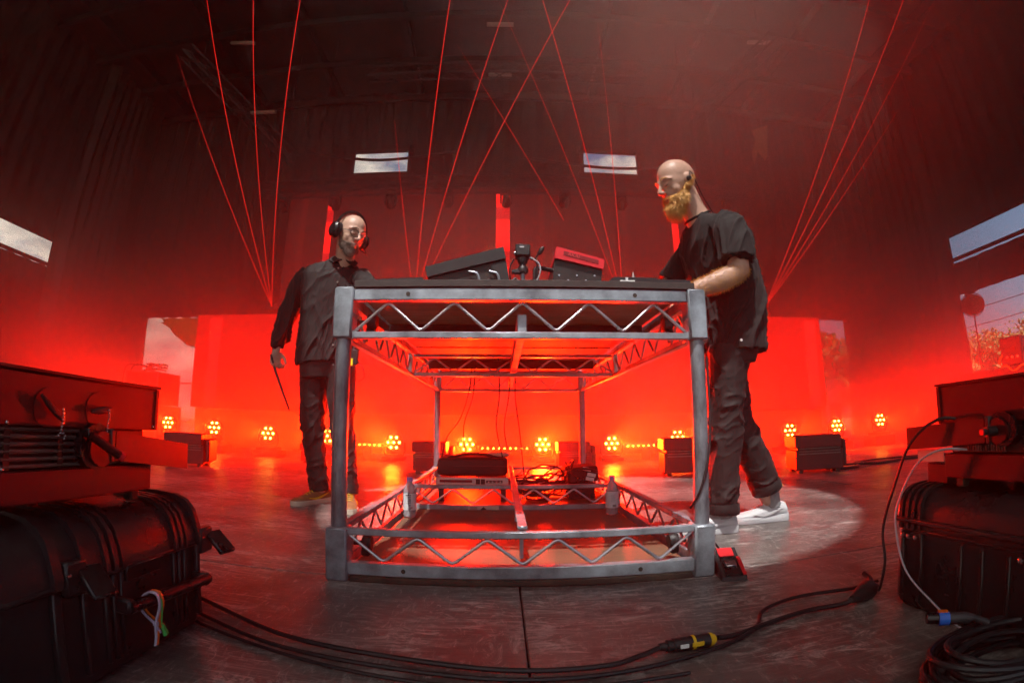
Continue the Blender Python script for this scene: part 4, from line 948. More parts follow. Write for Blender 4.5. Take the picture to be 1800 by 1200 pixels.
# ================================================================== people
def fuse(mb, name, voxel, smooth=3, disp=None):
    """joins overlapping closed shapes into one continuous skin"""
    me = mb.mesh('tmp', 0); o = bpy.data.objects.new('tmp', me); col.objects.link(o)
    m = o.modifiers.new('r', 'REMESH'); m.mode = 'VOXEL'; m.voxel_size = voxel
    s_ = o.modifiers.new('s', 'SMOOTH'); s_.factor = .5; s_.iterations = smooth
    dg = bpy.context.evaluated_depsgraph_get(); dg.update()
    me2 = bpy.data.meshes.new_from_object(o.evaluated_get(dg)); me2.name = name
    bpy.data.objects.remove(o); bpy.data.meshes.remove(me)
    if disp:
        co = [v.co.copy() for v in me2.vertices]; no = [v.normal.copy() for v in me2.vertices]
        for i, v in enumerate(me2.vertices): v.co = co[i]+disp(co[i], no[i])
    me2.polygons.foreach_set('use_smooth', [True]*len(me2.polygons)); me2.update()
    return me2
def put(me, name, mat, parent):
    o_ = rootloc(parent)
    for v in me.vertices: v.co -= o_
    return link(name, me, mat, parent)
def limb(mb, pts, rs, n=16, k=4, cap=True):
    P = spline(pts, k); m = len(pts)-1; RS = []
    for i in range(len(P)):
        q = i/k; j = min(int(q), m-1); f = q-j; f = f*f*(3-2*f); RS.append(rs[j]*(1-f)+rs[j+1]*f)
    mb.tube(P, RS, n)
    if cap:
        mb.ell(P[0], (RS[0]*.99,)*3, 14, 8); mb.ell(P[-1], (RS[-1]*.99,)*3, 14, 8)
def oval(c, w, d, side, fwd, tilt=0., n=28, p=2.3):
    out = []
    for k in range(n):
        a = 2*math.pi*k/n; ca, sa = math.cos(a), math.sin(a)
        u = math.copysign(abs(ca)**(2/p), ca)*w; v = math.copysign(abs(sa)**(2/p), sa)*d
        out.append(Vector(c)+side*u+fwd*v+Vector((0, 0, u*tilt)))
    return out
def hand(mb, Wp, d, nrm, curl, thumb=1, k=1., spread=.2):
    """palm, four jointed fingers of unequal length, thumb from the side of the palm"""
    Wp = Vector(Wp); d = Vector(d).normalized(); nrm = Vector(nrm); nrm = (nrm-d*nrm.dot(d)).normalized(); sd = d.cross(nrm)*thumb
    rings = []
    for f, w, t in ((0, .027, .019), (.03, .033, .016), (.06, .040, .0145), (.088, .041, .012), (.096, .037, .009)):
        rings.append(oval(Wp+d*f*k, w*k, t*k, sd, nrm, 0, 16, 2.6))
    mb.loft(rings)
    for i, (off, L, r) in enumerate(((.030, .074, .0095), (.010, .083, .0097), (-.011, .077, .0093), (-.031, .060, .0083))):
        p = Wp+d*.088*k+sd*off*k; a = curl*.55; dirv = d+sd*off*spread*6
        pts = [p-d*.015*k]; dirv.normalize()
        for seg in (.45, .31, .24):
            v = (dirv*math.cos(R(a))+nrm*math.sin(R(a))); p2 = pts[-1]+v*(L*seg*k+(.015*k if seg == .45 else 0)); pts.append(p2); a += curl*.8
        limb(mb, pts, [r*k, r*.98*k, r*.9*k, r*.74*k], 10, 3)
    b = Wp+d*.022*k+sd*.024*k
    v1 = (d*.62+sd*.62+nrm*.45).normalized(); p1 = b+v1*.038*k; v2 = (d*.85+sd*.15+nrm*.5).normalized(); p2 = p1+v2*.03*k; p3 = p2+(d*.8+nrm*.6-sd*.1).normalized()*.022*k
    limb(mb, [b, p1, p2, p3], [.014*k, .0115*k, .0098*k, .0075*k], 10, 3)
def head(mb, Mh, k):
    """skull, brow, cheeks, nose, lips, jaw, ears; face towards local -y"""
    A = Mh.to_3x3()
    def E(c, r): mb.ell(Mh @ (Vector(c)*k), [q*k for q in r], 20, 14, A)
    def T(pts, rs, n=10): mb.tube([Mh @ (Vector(p)*k) for p in pts], [q*k for q in rs], n); [mb.ell(Mh @ (Vector(pts[i])*k), [rs[i]*k]*3, 10, 8, A) for i in (0, -1)]
    E((0, .014, .040), (.077, .100, .088)); E((0, -.006, .012), (.073, .088, .085)); E((0, -.026, -.040), (.059, .064, .072))
    E((0, -.050, -.088), (.034, .034, .027)); E((0, -.067, -.097), (.021, .019, .018))
    for sx in (-1, 1):
        E((sx*.036, -.046, -.026), (.027, .027, .032)); E((sx*.046, -.016, -.070), (.018, .040, .024))
        T([(sx*.008, -.089, .025), (sx*.032, -.086, .031), (sx*.055, -.069, .023)], (.0080, .0078, .0065))
        E((sx*.031, -.080, .002), (.0135, .0115, .0105))                        # lids over lowered eyes
        E((sx*.079, .014, -.004), (.010, .021, .032)); E((sx*.085, .021, .008), (.008, .019, .022))
    T([(0, -.091, .020), (0, -.103, -.002), (0, -.115, -.023)], (.0085, .0100, .0125)); E((0, -.112, -.026), (.0135, .0115, .0095))
    for sx in (-1, 1): E((sx*.0125, -.101, -.028), (.0085, .0110, .0080))
    T([(-.022, -.078, -.059), (-.008, -.091, -.055), (.008, -.091, -.055), (.022, -.078, -.059)], (.004, .0065, .0065, .004))
    T([(-.019, -.078, -.067), (0, -.090, -.067), (.019, -.078, -.067)], (.004, .0075, .004))
def socket_disp(Mh, k, extra=None):
    inv = Mh.inverted()
    def f(co, no):
        p = (inv @ co)/k
        if p.length > .19: return Vector((0, 0, 0))
        out = Vector((0, 0, 0))
        for sx in (-1, 1):
            dd = (p-Vector((sx*.031, -.085, .017))).length; out += Mh.to_3x3() @ Vector((0, .0055*math.exp(-(dd/.011)**2)*k, 0))
            dd = (p-Vector((sx*.012, -.083, .0))).length; out += Mh.to_3x3() @ Vector((0, .004*math.exp(-(dd/.009)**2)*k, 0))
        dd = abs(p.z+.061)
        if p.y < -.07 and abs(p.x) < .022: out += Mh.to_3x3() @ Vector((0, .0045*math.exp(-(dd/.003)**2)*k, 0))
        return out
    return f
def face_parts(t, Mh, k, brow):
    A = Mh.to_3x3()
    for sx in (-1, 1):
        b = MB(); b.tube([Mh @ (Vector(p)*k) for p in ((sx*.012, -.0970, .031), (sx*.030, -.0955, .037), (sx*.050, -.080, .031))], [.0022*k, .0030*k, .0014*k], 6); b.build('eyebrow', M[brow], t, w=True)
        b = MB(); b.tube([Mh @ (Vector(p)*k) for p in ((sx*.0195, -.0885, -.001), (sx*.031, -.0925, -.0045), (sx*.043, -.0865, .000))], [.0010*k, .0015*k, .0010*k], 6); b.build('eyelash', M['lash'], t, w=True)
    b = MB(); b.tube([Mh @ (Vector(p)*k) for p in ((-.019, -.082, -.0640), (0, -.0975, -.0655), (.019, -.082, -.0640))], [.0022*k, .0042*k, .0022*k], 8); b.build('lip', M['lip'], t, w=True)
def beard(body, t, Mh, k, mat, n_, ln, seed, hw=.0011):
    inv = Mh.inverted(); A = Mh.to_3x3(); rg = random.Random(seed); o_ = rootloc(t)
    cand = []; wts = []
    for p in body.polygons:
        q = (inv @ (p.center+o_))/k; nl = inv.to_3x3() @ p.normal
        if not (-.135 < q.z < .02 and -.12 < q.y < .035 and abs(q.x) < .1): continue
        if q.z > -.050+max(0, (q.y+.045))*.80: continue
        if nl.z > .75: continue
        if q.y > .008+(q.z+.03)*.70: continue
        if q.y > -.02 and q.z < -.105+(.035-q.y)*-.2: continue
        if q.z > -.052 and abs(q.x) > .030 and q.y < -.05: continue
        if abs(q.x) < .020 and -.073 < q.z < -.0525 and q.y < -.06: continue
        cand.append((p.center+o_, p.normal.copy(), q)); wts.append(p.area)
    mb = MB(); vs = []; fs = []
    for c, nn, q in rg.choices(cand, wts, k=n_):
        side = (Vector((rg.gauss(0, 1), rg.gauss(0, 1), rg.gauss(0, 1))).cross(nn)).normalized()
        low = min(max((-.05-q.z)/.06, 0), 1)
        L = ln*k*(.45+.75*low)*rg.uniform(.6, 1.25)
        dr = (nn*.75+A @ Vector((0, -.12, -.75))+Vector((rg.gauss(0, .25), rg.gauss(0, .25), rg.gauss(0, .25)))).normalized()
        c = c+side*rg.uniform(-.003, .003)-nn*.001; w_ = hw*k*rg.uniform(.7, 1.6)
        m_ = c+dr*L*.55+nn*L*.12; i = len(vs)
        vs += [c-side*w_, c+side*w_, m_+side*w_*.9, m_-side*w_*.9, c+dr*L+A @ Vector((0, 0, -L*.25))]
        fs += [(i, i+1, i+2, i+3), (i+3, i+2, i+4)]
    mb.add(vs, fs); b = mb.build('beard', M[mat], t, w=True, ang=0, recalc=False); return b
def shoe(parent, heel, toe, mats, L=.30, laces=None, wide=1., heel_up=0.):
    heel = Vector((*heel, 0)); toe = Vector((*toe, 0)); d = (toe-heel).normalized(); sd = Vector((-d.y, d.x, 0)); up = Vector((0, 0, 1))
    def P(x, y, z): return heel+d*x+sd*y+up*z
    sh = MB(); rings = []
    for x, w_, h in ((.006, .020, .070), (.016, .032, .092), (.05, .0365, .102), (.085, .038, .104), (.115, .039, .096), (.145, .041, .083), (.18, .0445, .068), (.215, .046, .057), (.25, .0435, .050), (.275, .036, .044), (.292, .022, .036)):
        ring = []
        x *= L/.30; w_ *= wide
        for k in range(18):
            a = 2*math.pi*k/18; ca, sa = math.cos(a), math.sin(a)
            yy = math.copysign(abs(ca)**.75, ca)*w_; zz = .020+(h-.020)*(.5+.5*math.copysign(abs(sa)**.85, sa))
            if sa > 0: yy *= 1-.32*(sa**1.5) if x < .2*L/.3 else 1-.18*sa**2
            ring.append(P(x, yy, zz))
        rings.append(ring)
    sh.loft(rings); me = fuse(sh, 'shoe', .005, 2); s_ = put(me, 'shoe', M[mats[0]], parent)
    so = MB(); out = []
    for x, w_ in ((0, .018), (.008, .029), (.03, .037), (.07, .0385), (.12, .040), (.16, .043), (.2, .048), (.235, .049), (.265, .044), (.288, .030), (.298, .014)): out.append((x*L/.30, w_*wide))
    poly = [(x, w_) for x, w_ in out]+[(x, -w_) for x, w_ in reversed(out)]
    so.loft([[P(x, y*.97, .002) for x, y in poly], [P(x, y*1.02, .010) for x, y in poly], [P(x, y*1.03, .026) for x, y in poly], [P(x, y*.97, .031+.008*max(0, 1-x/.1)) for x, y in poly]]); so.build('sole', M[mats[1]], s_, w=True, ang=30)
    for i in range(5):
        x = (.112+i*.019)*L/.30; h = .099-.0085*i; b = MB()
        b.tube(spline([P(x, -.021*wide, h-.012), P(x+.003, -.010, h+.001), P(x+.005, .010, h+.001), P(x+.002, .021*wide, h-.012)], 4), .0028, 6); b.build('lace', M[mats[2]], s_, w=True)
    for q in (-1, 1):
        b = MB(); b.tube(spline([P(.10*L/.3, 0, .104), P(.09*L/.3, q*.02, .110), P(.105*L/.3, q*.034, .094), P(.115*L/.3, q*.012, .100)], 5), .0022, 6); b.build('lace', M[mats[2]], s_, w=True)
    for q in (-1, 1):                     # curved side flash
        pts = [P(x*L/.3, q*(yy*wide), z) for x, yy, z in ((.20, .0470, .046), (.165, .0462, .040), (.125, .0445, .043), (.085, .0410, .055), (.045, .0375, .068))]
        b = MB(); b.tube(spline(pts, 4), [.0025+.005*math.sin(math.pi*min(1, (1-i/16)*1.1)) if i < 16 else .0012 for i in range(17)], 6, flat=.35); b.build('side_flash', M[mats[3]], s_, w=True)
    return s_
def folds(a, freq, seed, extra=None, along=(0, 0, 1), ratio=.28):
    """sharp cloth creases that run along one direction"""
    al = Vector(along).normalized(); s1 = al.orthogonal().normalized(); s2 = al.cross(s1)
    def f(co, no):
        q = Vector((co.dot(s1)*freq, co.dot(s2)*freq, co.dot(al)*freq*ratio))
        wv = noise.noise(q*.45+Vector((seed, 3, 1)))*.9
        n1 = noise.noise(q+Vector((seed+wv, wv, 0))); n2 = noise.noise(q*2.1+Vector((0, seed, wv)))
        rd = max(0, 1-abs(n1)*3.0)**2; r2 = max(0, 1-abs(n2)*3.0)**2
        amp = a*(extra(co) if extra else 1.)
        return no*(amp*(rd*1.25+r2*.45-.45+.5*noise.noise(q*.5)))
    return f
def hair_patch(body, t, region, mat, n_, ln, seed, down):
    rg = random.Random(seed); o_ = rootloc(t); cand = [(p.center+o_, p.normal.copy(), p.area) for p in body.polygons if region(p.center+o_)]
    vs = []; fs = []
    for c, nn, ar in rg.choices(cand, [q[2] for q in cand], k=n_):
        side = (Vector((rg.gauss(0, 1), rg.gauss(0, 1), rg.gauss(0, 1))).cross(nn)).normalized(); dr = (nn*.8+Vector(down)+Vector((rg.gauss(0, .3), rg.gauss(0, .3), rg.gauss(0, .3)))).normalized(); i = len(vs)
        vs += [c-side*.0010, c+side*.0010, c+dr*ln*rg.uniform(.6, 1.3)]; fs.append((i, i+1, i+2))
    mb = MB(); mb.add(vs, fs); return mb.build('arm_hair', M[mat], t, w=True, ang=0, recalc=False)

# ---------------------------------------------------------------- the bearded man at the right of the table
pr = thing('person', 'bald bearded person in a black t-shirt and white shoes leaning over the table', 'person', (1.05, .66, 0))
fw = Vector((-.97, -.2, 0)).normalized(); sd = Vector((-fw.y, fw.x, 0))   # sd points to his left, towards the camera
kR = 1.06
MhR = Matrix.Translation((.812, .625, 1.678)) @ Matrix.Rotation(R(-77), 4, 'Z') @ Matrix.Rotation(R(20), 4, 'X') @ Matrix.Rotation(R(3), 4, 'Y')
b = MB(); head(b, MhR, kR)
limb(b, [MhR @ Vector((0, .03, -.03)), (.893, .645, 1.555), (.94, .655, 1.47)], [.060, .062, .075])
b.loft([oval((.945, .66, 1.485), .10, .06, sd, fw), oval((.965, .66, 1.43), .16, .085, sd, fw), oval((.99, .66, 1.3), .15, .10, sd, fw), oval((1.02, .66, 1.1), .135, .09, sd, fw), oval((1.03, .66, .95), .14, .095, sd, fw), oval((1.02, .66, .84), .13, .085, sd, fw)])
limb(b, [(.985, .49, 1.42), (.985, .435, 1.29), (.983, .412, 1.16)], [.055, .052, .047]); limb(b, [(.983, .412, 1.16), (.90, .415, 1.115), (.80, .425, 1.078), (.715, .435, 1.048)], [.047, .048, .040, .030])
hand(b, (.715, .435, 1.046), (-1, .12, -.24), (-.1, .15, -1), 24, 1)
limb(b, [(.955, .85, 1.42), (.87, .90, 1.30), (.80, .915, 1.19)], [.055, .05, .045]); limb(b, [(.80, .915, 1.19), (.70, .88, 1.13), (.56, .82, 1.07)], [.045, .042, .03])
hand(b, (.56, .82, 1.068), (-1, -.25, -.3), (-.1, 0, -1), 22, -1)
limb(b, [(.985, .60, .88), (.95, .587, .5), (.925, .585, .09)], [.075, .052, .038]); limb(b, [(1.05, .73, .88), (1.075, .725, .5), (1.243, .722, .10)], [.075, .052, .038])
bodyR = put(fuse(b, 'body', .0042, 8, socket_disp(MhR, kR)), 'body', M['skin'], pr)
face_parts(pr, MhR, kR, 'beard_red')
beard(bodyR.data, pr, MhR, kR, 'beard_red', 8000, .042, 2, .0021)
hair_patch(bodyR.data, pr, lambda c: .70 < c.x < 1.03 and c.y < .47 and 1.05 < c.z < 1.17, 'beard_red', 2600, .015, 5, (-.5, 0, -.3))
b = MB()
b.loft([oval(c, w_, d_, sd, fw) for c, w_, d_ in (((1.027, .66, .822), .196, .137), ((1.03, .66, .84), .197, .139), ((1.035, .66, .95), .195, .142), ((1.04, .66, 1.10), .195, .146), ((1.015, .66, 1.25), .200, .150), ((.99, .66, 1.36), .205, .142), ((.972, .66, 1.43), .195, .112), ((.955, .66, 1.475), .145, .085), ((.945, .657, 1.50), .092, .072), ((.935, .655, 1.515), .075, .066))])
limb(b, [(.98, .53, 1.415), (.988, .455, 1.36), (.982, .420, 1.28), (.975, .408, 1.205)], [.078, .084, .080, .079], cap=False)
limb(b, [(.955, .80, 1.415), (.90, .88, 1.33), (.83, .905, 1.24)], [.078, .078, .074], cap=False)
def teeamp(co): return .7+1.2*max(0, 1-abs(co.z-.98)/.22)+.6*(co.y < .5)
tee = put(fuse(b, 'tee_shirt', .006, 3, folds(.0085, 13, 3, teeamp, (.35, .1, 1), .25)), 'tee_shirt', M['tee'], pr)
b = MB(); nk = MhR @ Vector((0, .03, -.03)); c = Vector((.917, .651, 1.514)); ax = (c-nk).normalized(); s1 = ax.orthogonal().normalized(); s2 = ax.cross(s1)
b.tube([c+(s1*math.cos(2*math.pi*q/24)+s2*math.sin(2*math.pi*q/24))*.070 for q in range(24)], .0065, 8, closed=True); b.build('neck_rib', M['tee'], tee, w=True)
b = MB(); b.cyl((.985, .462, .855), (.985, .458, .855), .006, n=12); b.build('tag', M['white'], tee, w=True)
b = MB()
b.loft([oval(c, w_, d_, sd, fw) for c, w_, d_ in (((1.02, .66, .97), .155, .112), ((1.02, .66, .90), .172, .125), ((1.012, .66, .82), .170, .108), ((1.005, .66, .77), .16, .095))])
limb(b, [(.99, .595, .84), (.965, .587, .67), (.945, .583, .50), (.930, .583, .30), (.922, .583, .095)], [.102, .088, .076, .072, .069], cap=False)
limb(b, [(1.035, .735, .84), (1.052, .73, .66), (1.082, .727, .50), (1.16, .724, .33), (1.238, .722, .150)], [.104, .092, .083, .076, .070], cap=False)
def tamp(co): return .6+1.1*max(0, 1-abs(co.z-.46)/.2)+.9*max(0, 1-abs(co.z-.16)/.12)
tr = put(fuse(b, 'trousers', .006, 2, folds(.0070, 13, 12, tamp, (.9, .3, .55), .4)), 'trousers', M['trouser'], pr)
for c, ax in (((.922, .583, .112), (-.03, 0, -1)), ((1.228, .722, .172), (.42, 0, -1))):
    c = Vector(c); ax = Vector(ax).normalized(); s1 = ax.orthogonal().normalized(); s2 = ax.cross(s1); b = MB()
    rg = [[c+ax*h+(s1*math.cos(2*math.pi*q/28)+s2*math.sin(2*math.pi*q/28))*(r_+.002*math.sin(3*q)) for q in range(28)] for h, r_ in ((-.022, .068), (-.024, .075), (-.01, .078), (.02, .078), (.024, .074), (.02, .066))]
    b.loft(rg, cap=False); b.build('cuff', M['trouser'], tr, w=True, ang=50)
for c0, c1 in (((.922, .585, .12), (.925, .585, .07)), ((1.24, .722, .19), (1.262, .722, .075))):
    b = MB(); b.cyl(c0, c1, .046, .044, 18); b.build('sock', M['sock'], pr, w=True)
shoe(pr, (.995, .582), (.69, .597), ('shoe_white', 'shoe_white', 'white', 'shoe_white'))
shoe(pr, (1.345, .715), (1.04, .742), ('shoe_white', 'shoe_white', 'white', 'shoe_white'))
t = thing('earpiece', 'black in-ear monitor in the ear of the bearded person', 'earpiece', MhR @ Vector((.09, .01, 0)))
e0 = MhR @ (Vector((.090, .006, -.004))*kR); e1 = MhR @ (Vector((.104, .004, -.006))*kR)
b = MB(); b.tube([e0, e1], [.012, .009], 12); b.ell(e0, (.012, .012, .014), 12, 8); b.build('bud', M['blackgloss'], t, w=True)
b = MB(); b.tube(spline([e1, MhR @ (Vector((.098, .02, .026))*kR), MhR @ (Vector((.086, .042, .012))*kR), MhR @ (Vector((.076, .055, -.05))*kR), MhR @ (Vector((.068, .07, -.11))*kR), (.985, .59, 1.50)], 6), .0022, 6); b.build('lead', M['cable'], t, w=True)

# ---------------------------------------------------------------- the man with headphones at the left
pl = thing('person', 'person in a dark button shirt with headphones and glasses, standing behind the table', 'person', (-1.12, 1.4, 0))
fw = Vector((.42, -.91, 0)).normalized(); sd = Vector((-fw.y, fw.x, 0))     # his left, picture right
kL = 1.10
MhL = Matrix.Translation((-1.035, 1.315, 1.672)) @ Matrix.Rotation(R(50), 4, 'Z') @ Matrix.Rotation(R(15), 4, 'X') @ Matrix.Rotation(R(8), 4, 'Y')
b = MB(); head(b, MhL, kL)
limb(b, [MhL @ Vector((0, .03, -.03)), (-1.075, 1.365, 1.55), (-1.11, 1.395, 1.47)], [.060, .062, .075])
b.loft([oval((-1.12, 1.40, 1.48), .11, .06, sd, fw), oval((-1.135, 1.40, 1.42), .17, .08, sd, fw), oval((-1.14, 1.40, 1.28), .155, .10, sd, fw), oval((-1.15, 1.40, 1.1), .14, .095, sd, fw), oval((-1.155, 1.40, .95), .145, .095, sd, fw), oval((-1.15, 1.40, .84), .14, .09, sd, fw)])
limb(b, [(-1.335, 1.40, 1.44), (-1.41, 1.41, 1.3), (-1.462, 1.42, 1.16)], [.055, .048, .042]); limb(b, [(-1.462, 1.42, 1.16), (-1.482, 1.395, 1.06), (-1.488, 1.365, .945)], [.042, .040, .030])
hand(b, (-1.488, 1.363, .945), (.03, -.12, -1), (.75, -.55, -.1), 62, -1)
limb(b, [(-.945, 1.375, 1.415), (-.87, 1.31, 1.30), (-.815, 1.25, 1.17)], [.055, .048, .042]); limb(b, [(-.815, 1.25, 1.17), (-.74, 1.17, 1.11), (-.65, 1.09, 1.062)], [.042, .04, .03])
hand(b, (-.65, 1.09, 1.06), (.75, -.6, -.25), (.1, 0, -1), 24, -1)
limb(b, [(-1.24, 1.415, .88), (-1.228, 1.40, .48), (-1.185, 1.43, .09)], [.078, .05, .036]); limb(b, [(-1.06, 1.40, .88), (-1.02, 1.36, .48), (-.962, 1.315, .09)], [.078, .05, .036])
bodyL = put(fuse(b, 'body', .0042, 8, socket_disp(MhL, kL)), 'body', M['skin'], pl)
face_parts(pl, MhL, kL, 'brow')
beard(bodyL.data, pl, MhL, kL, 'beard_grey', 4200, .012, 7)
b = MB()
b.loft([oval(c, w_, d_, sd, fw, tl) for c, w_, d_, tl in (((-1.155, 1.40, .872), .192, .134, .12), ((-1.155, 1.40, .90), .192, .134, .1), ((-1.155, 1.40, 1.0), .188, .132, .05), ((-1.15, 1.40, 1.15), .190, .130, -.02), ((-1.145, 1.40, 1.30), .205, .130, -.07), ((-1.14, 1.40, 1.40), .222, .118, -.1), ((-1.13, 1.40, 1.455), .195, .096, -.1), ((-1.112, 1.398, 1.50), .115, .078, -.07), ((-1.10, 1.395, 1.525), .08, .070, 0))])
limb(b, [(-1.31, 1.40, 1.445), (-1.385, 1.405, 1.36), (-1.43, 1.413, 1.25), (-1.465, 1.42, 1.16), (-1.483, 1.395, 1.05), (-1.489, 1.368, .955)], [.072, .070, .062, .058, .054, .046], cap=False)
limb(b, [(-.965, 1.38, 1.415), (-.88, 1.32, 1.31), (-.815, 1.25, 1.17), (-.74, 1.17, 1.11), (-.665, 1.10, 1.07)], [.072, .066, .058, .052, .044], cap=False)
def shamp(co): return .8+.9*max(0, 1-abs(co.z-1.0)/.2)+.7*(co.x < -1.38)
shl = put(fuse(b, 'button_shirt', .006, 2, folds(.0080, 13, 21, shamp, (.3, 0, 1), .28)), 'button_shirt', M['shirt'], pl)
for q in (-1, 1):      # collar wings
    c = Vector((-1.095, 1.39, 1.53)); P = [c+sd*q*.012+fw*.078+Vector((0, 0, -.022)), c+sd*q*.066+fw*.082+Vector((0, 0, -.058-.01*q)), c+sd*q*.094+fw*.045+Vector((0, 0, -.022)), c+sd*q*.076-fw*.02+Vector((0, 0, .018)), c+sd*q*.056+fw*.035+Vector((0, 0, .012))]
    b = MB(); b.loft([P, [p+(fw*.006+Vector((0, 0, .004))) for p in P]]); b.build('collar', M['shirt'], shl, w=True)
for i in range(6):
    z = 1.455-i*.098; hd = .128 if z < 1.36 else .128-(z-1.36)*.28
    p = Vector((-1.147+.00*i, 1.40, z))+fw*(hd+.004)+sd*.012; b = MB(); b.cyl(p-fw*.004, p+fw*.003, .0055, n=12); b.build('button', M['silverdim'], shl, w=True)
p0 = Vector((-1.05, 1.40, 1.335))+fw*.128; b = MB(); b.box(p0, (.05, .002, .006), (0, 0, math.atan2(sd.y, sd.x))); b.build('chest_label', M['darksteel'], shl, w=True)
b = MB()
b.loft([oval(c, w_, d_, sd, fw) for c, w_, d_ in (((-1.152, 1.40, .98), .16, .112), ((-1.15, 1.40, .90), .176, .122), ((-1.148, 1.40, .82), .178, .114), ((-1.145, 1.40, .77), .17, .10))])
limb(b, [(-1.235, 1.412, .84), (-1.235, 1.405, .66), (-1.228, 1.398, .48), (-1.208, 1.41, .28), (-1.188, 1.43, .085)], [.098, .086, .073, .064, .058], cap=False)
limb(b, [(-1.065, 1.395, .84), (-1.045, 1.38, .66), (-1.022, 1.36, .48), (-.99, 1.335, .28), (-.965, 1.315, .085)], [.098, .086, .073, .064, .058], cap=False)
put(fuse(b, 'trousers', .006, 2, folds(.0062, 13, 31, tamp, (.9, .1, .5), .4)), 'trousers', M['trouser'], pl)
shoe(pl, (-1.145, 1.515), (-1.305, 1.265), ('shoe_tan', 'cream', 'yellow', 'yellow'), .295)
shoe(pl, (-.985, 1.385), (-.885, 1.10), ('shoe_tan', 'cream', 'yellow', 'yellow'), .295)
t = thing('headphones', 'black over-ear headphones worn by the person in the button shirt', 'headphones', MhL @ Vector((0, 0, -.05)))
for q in (-1, 1):
    A = MhL @ Matrix.Translation((q*.086*kL, .010*kL, -.002*kL)) @ Matrix.Rotation(R(90*q), 4, 'Y')
    b = MB(); b.lathe([(.012, -.004), (.052, -.004), (.055, .004), (.052, .014), (.012, .014)], 24, A); cu = b.build('ear_cushion', M['nylon'], t, w=True)
    b = MB(); b.lathe([(.012, .0145), (.051, .0145), (.050, .030), (.040, .040), (.012, .043)], 24, A); b.build('ear_cup', M['blackgloss'], t, w=True)
b = MB(); arc = [(math.cos(R(a))*.103*kL, (.012+.008*math.sin(R(a)))*kL, (.02+.125*math.sin(R(a)))*kL) for a in range(-4, 185, 12)]
b.tube([MhL @ Vector(p) for p in arc], .0062, 8, flat=2.0); b.build('headband', M['black'], t, w=True)
b = MB(); b.tube(spline([MhL @ Vector((.118, -.005, -.02)), MhL @ Vector((.12, -.055, -.075)), MhL @ Vector((.085, -.115, -.088)), MhL @ Vector((.03, -.13, -.083))], 6), .0028, 6); b.build('microphone_boom', M['cable'], t, w=True)
t = thing('eyeglasses', 'thin-framed eyeglasses on the face of the person with headphones', 'eyeglasses', MhL @ Vector((0, -.1, -.02)))
for q in (-1, 1):
    ring = [MhL @ (Vector((q*.033+.0245*math.cos(2*math.pi*i/24), -.109+.16*abs(q*.033+.0245*math.cos(2*math.pi*i/24))**1.3*2.4, -.001+.0205*math.sin(2*math.pi*i/24)))*kL) for i in range(24)]
    b = MB(); b.tube(ring, .0016, 6, closed=True); b.build('rim', M['darksteel'], t, w=True)
    cen = sum(ring, Vector())/24; b = MB(); nn = (MhL.to_3x3() @ Vector((0, -1, 0)))*.0008
    b.loft([[p+nn for p in ring], [p-nn for p in ring]]); b.build('lens', M['glass'], t, w=True)
    b = MB(); b.tube([MhL @ (Vector(p)*kL) for p in ((q*.058, -.098, .006), (q*.078, -.05, .008), (q*.083, .01, .004))], .0015, 6); b.build('temple', M['darksteel'], t, w=True)
b = MB(); b.tube([MhL @ (Vector(p)*kL) for p in ((-.010, -.109, .004), (0, -.116, .007), (.010, -.109, .004))], .0015, 6); b.build('bridge', M['darksteel'], t, w=True)
b = MB(); b.tube([(-1.502, 1.318, .905), (-1.46, 1.316, .80), (-1.355, 1.312, .575), (-1.350, 1.311, .565)], [.007, .0075, .006, .003], 10); top('stick', b, M['blackgloss'], 'slim dark stick held in the hand of the person with headphones', 'stick')
t = thing('radio_pack', 'small radio pack with a yellow tag at the hip behind the left table leg', 'radio pack', (-.945, 1.28, .86))
b = MB(); b.box((0, 0, .03), (.06, .025, .09), None, .005); b.build('body', M['black'], t)
b = MB(); b.box((-.012, -.0145, .0), (.028, .003, .045), None, .001); b.build('tag', M['yellowtag'], t)
b = MB(); b.tube(spline([(.03, 0, .0), (.06, 0, -.03), (.07, 0, -.09), (.03, .02, -.11)], 5), .0025, 6); b.build('lead', M['cable'], t)
b = MB(); b.cyl((.0, 0, .075), (0, 0, .12), .004, n=8); b.build('aerial', M['steel'], t)
M['fan_cover'] = cloth_trans('fan_cover', (.36, .30, .28))
# ================================================================== things at the edges of the stage and outside
def flight_case(lo, hi, lab, group='black flight cases at the stage edges'):
    lo = Vector(lo); hi = Vector(hi); c = (lo+hi)/2; t = thing('flight_case', lab, 'flight case', (c.x, c.y, lo.z), 0, group); h = (hi-lo)/2; H_ = hi.z-lo.z
    b = MB(); b.box((0, 0, H_/2), (2*h.x-.012, 2*h.y-.012, H_-.012)); b.build('panel_body', M['black'], t)
    for sx in (-1, 1):
        for sy in (-1, 1):
            b = MB(); b.box((sx*(h.x-.008), sy*(h.y-.008), H_/2), (.03, .03, H_), None, .004); b.build('edge_trim', M['silverdim'], t)
    for z in (.012, H_-.012, H_*.62):
        b = MB(); b.box((0, -h.y+.002, z), (2*h.x-.04, .012, .022), None, .003); b.build('edge_trim', M['silverdim'], t)
    for x in (-h.x*.5, h.x*.5):
        b = MB(); b.box((x, -h.y-.002, H_*.62), (.08, .014, .09), None, .004); b.build('latch', M['steel'], t)
    return t
flight_case((-6.80, 5.8, 0), (-5.98, 6.5, .66), 'black flight case at the bottom of the stack left of the low wall')
flight_case((-6.76, 5.82, .662), (-6.02, 6.45, 1.24), 'black flight case on top of the stack left of the low wall')
rr = random.Random(3); b = MB()
t = thing('cable_heap', 'messy heap of cables on the left flight case stack', 'cables', (-6.4, 6.1, 1.243))
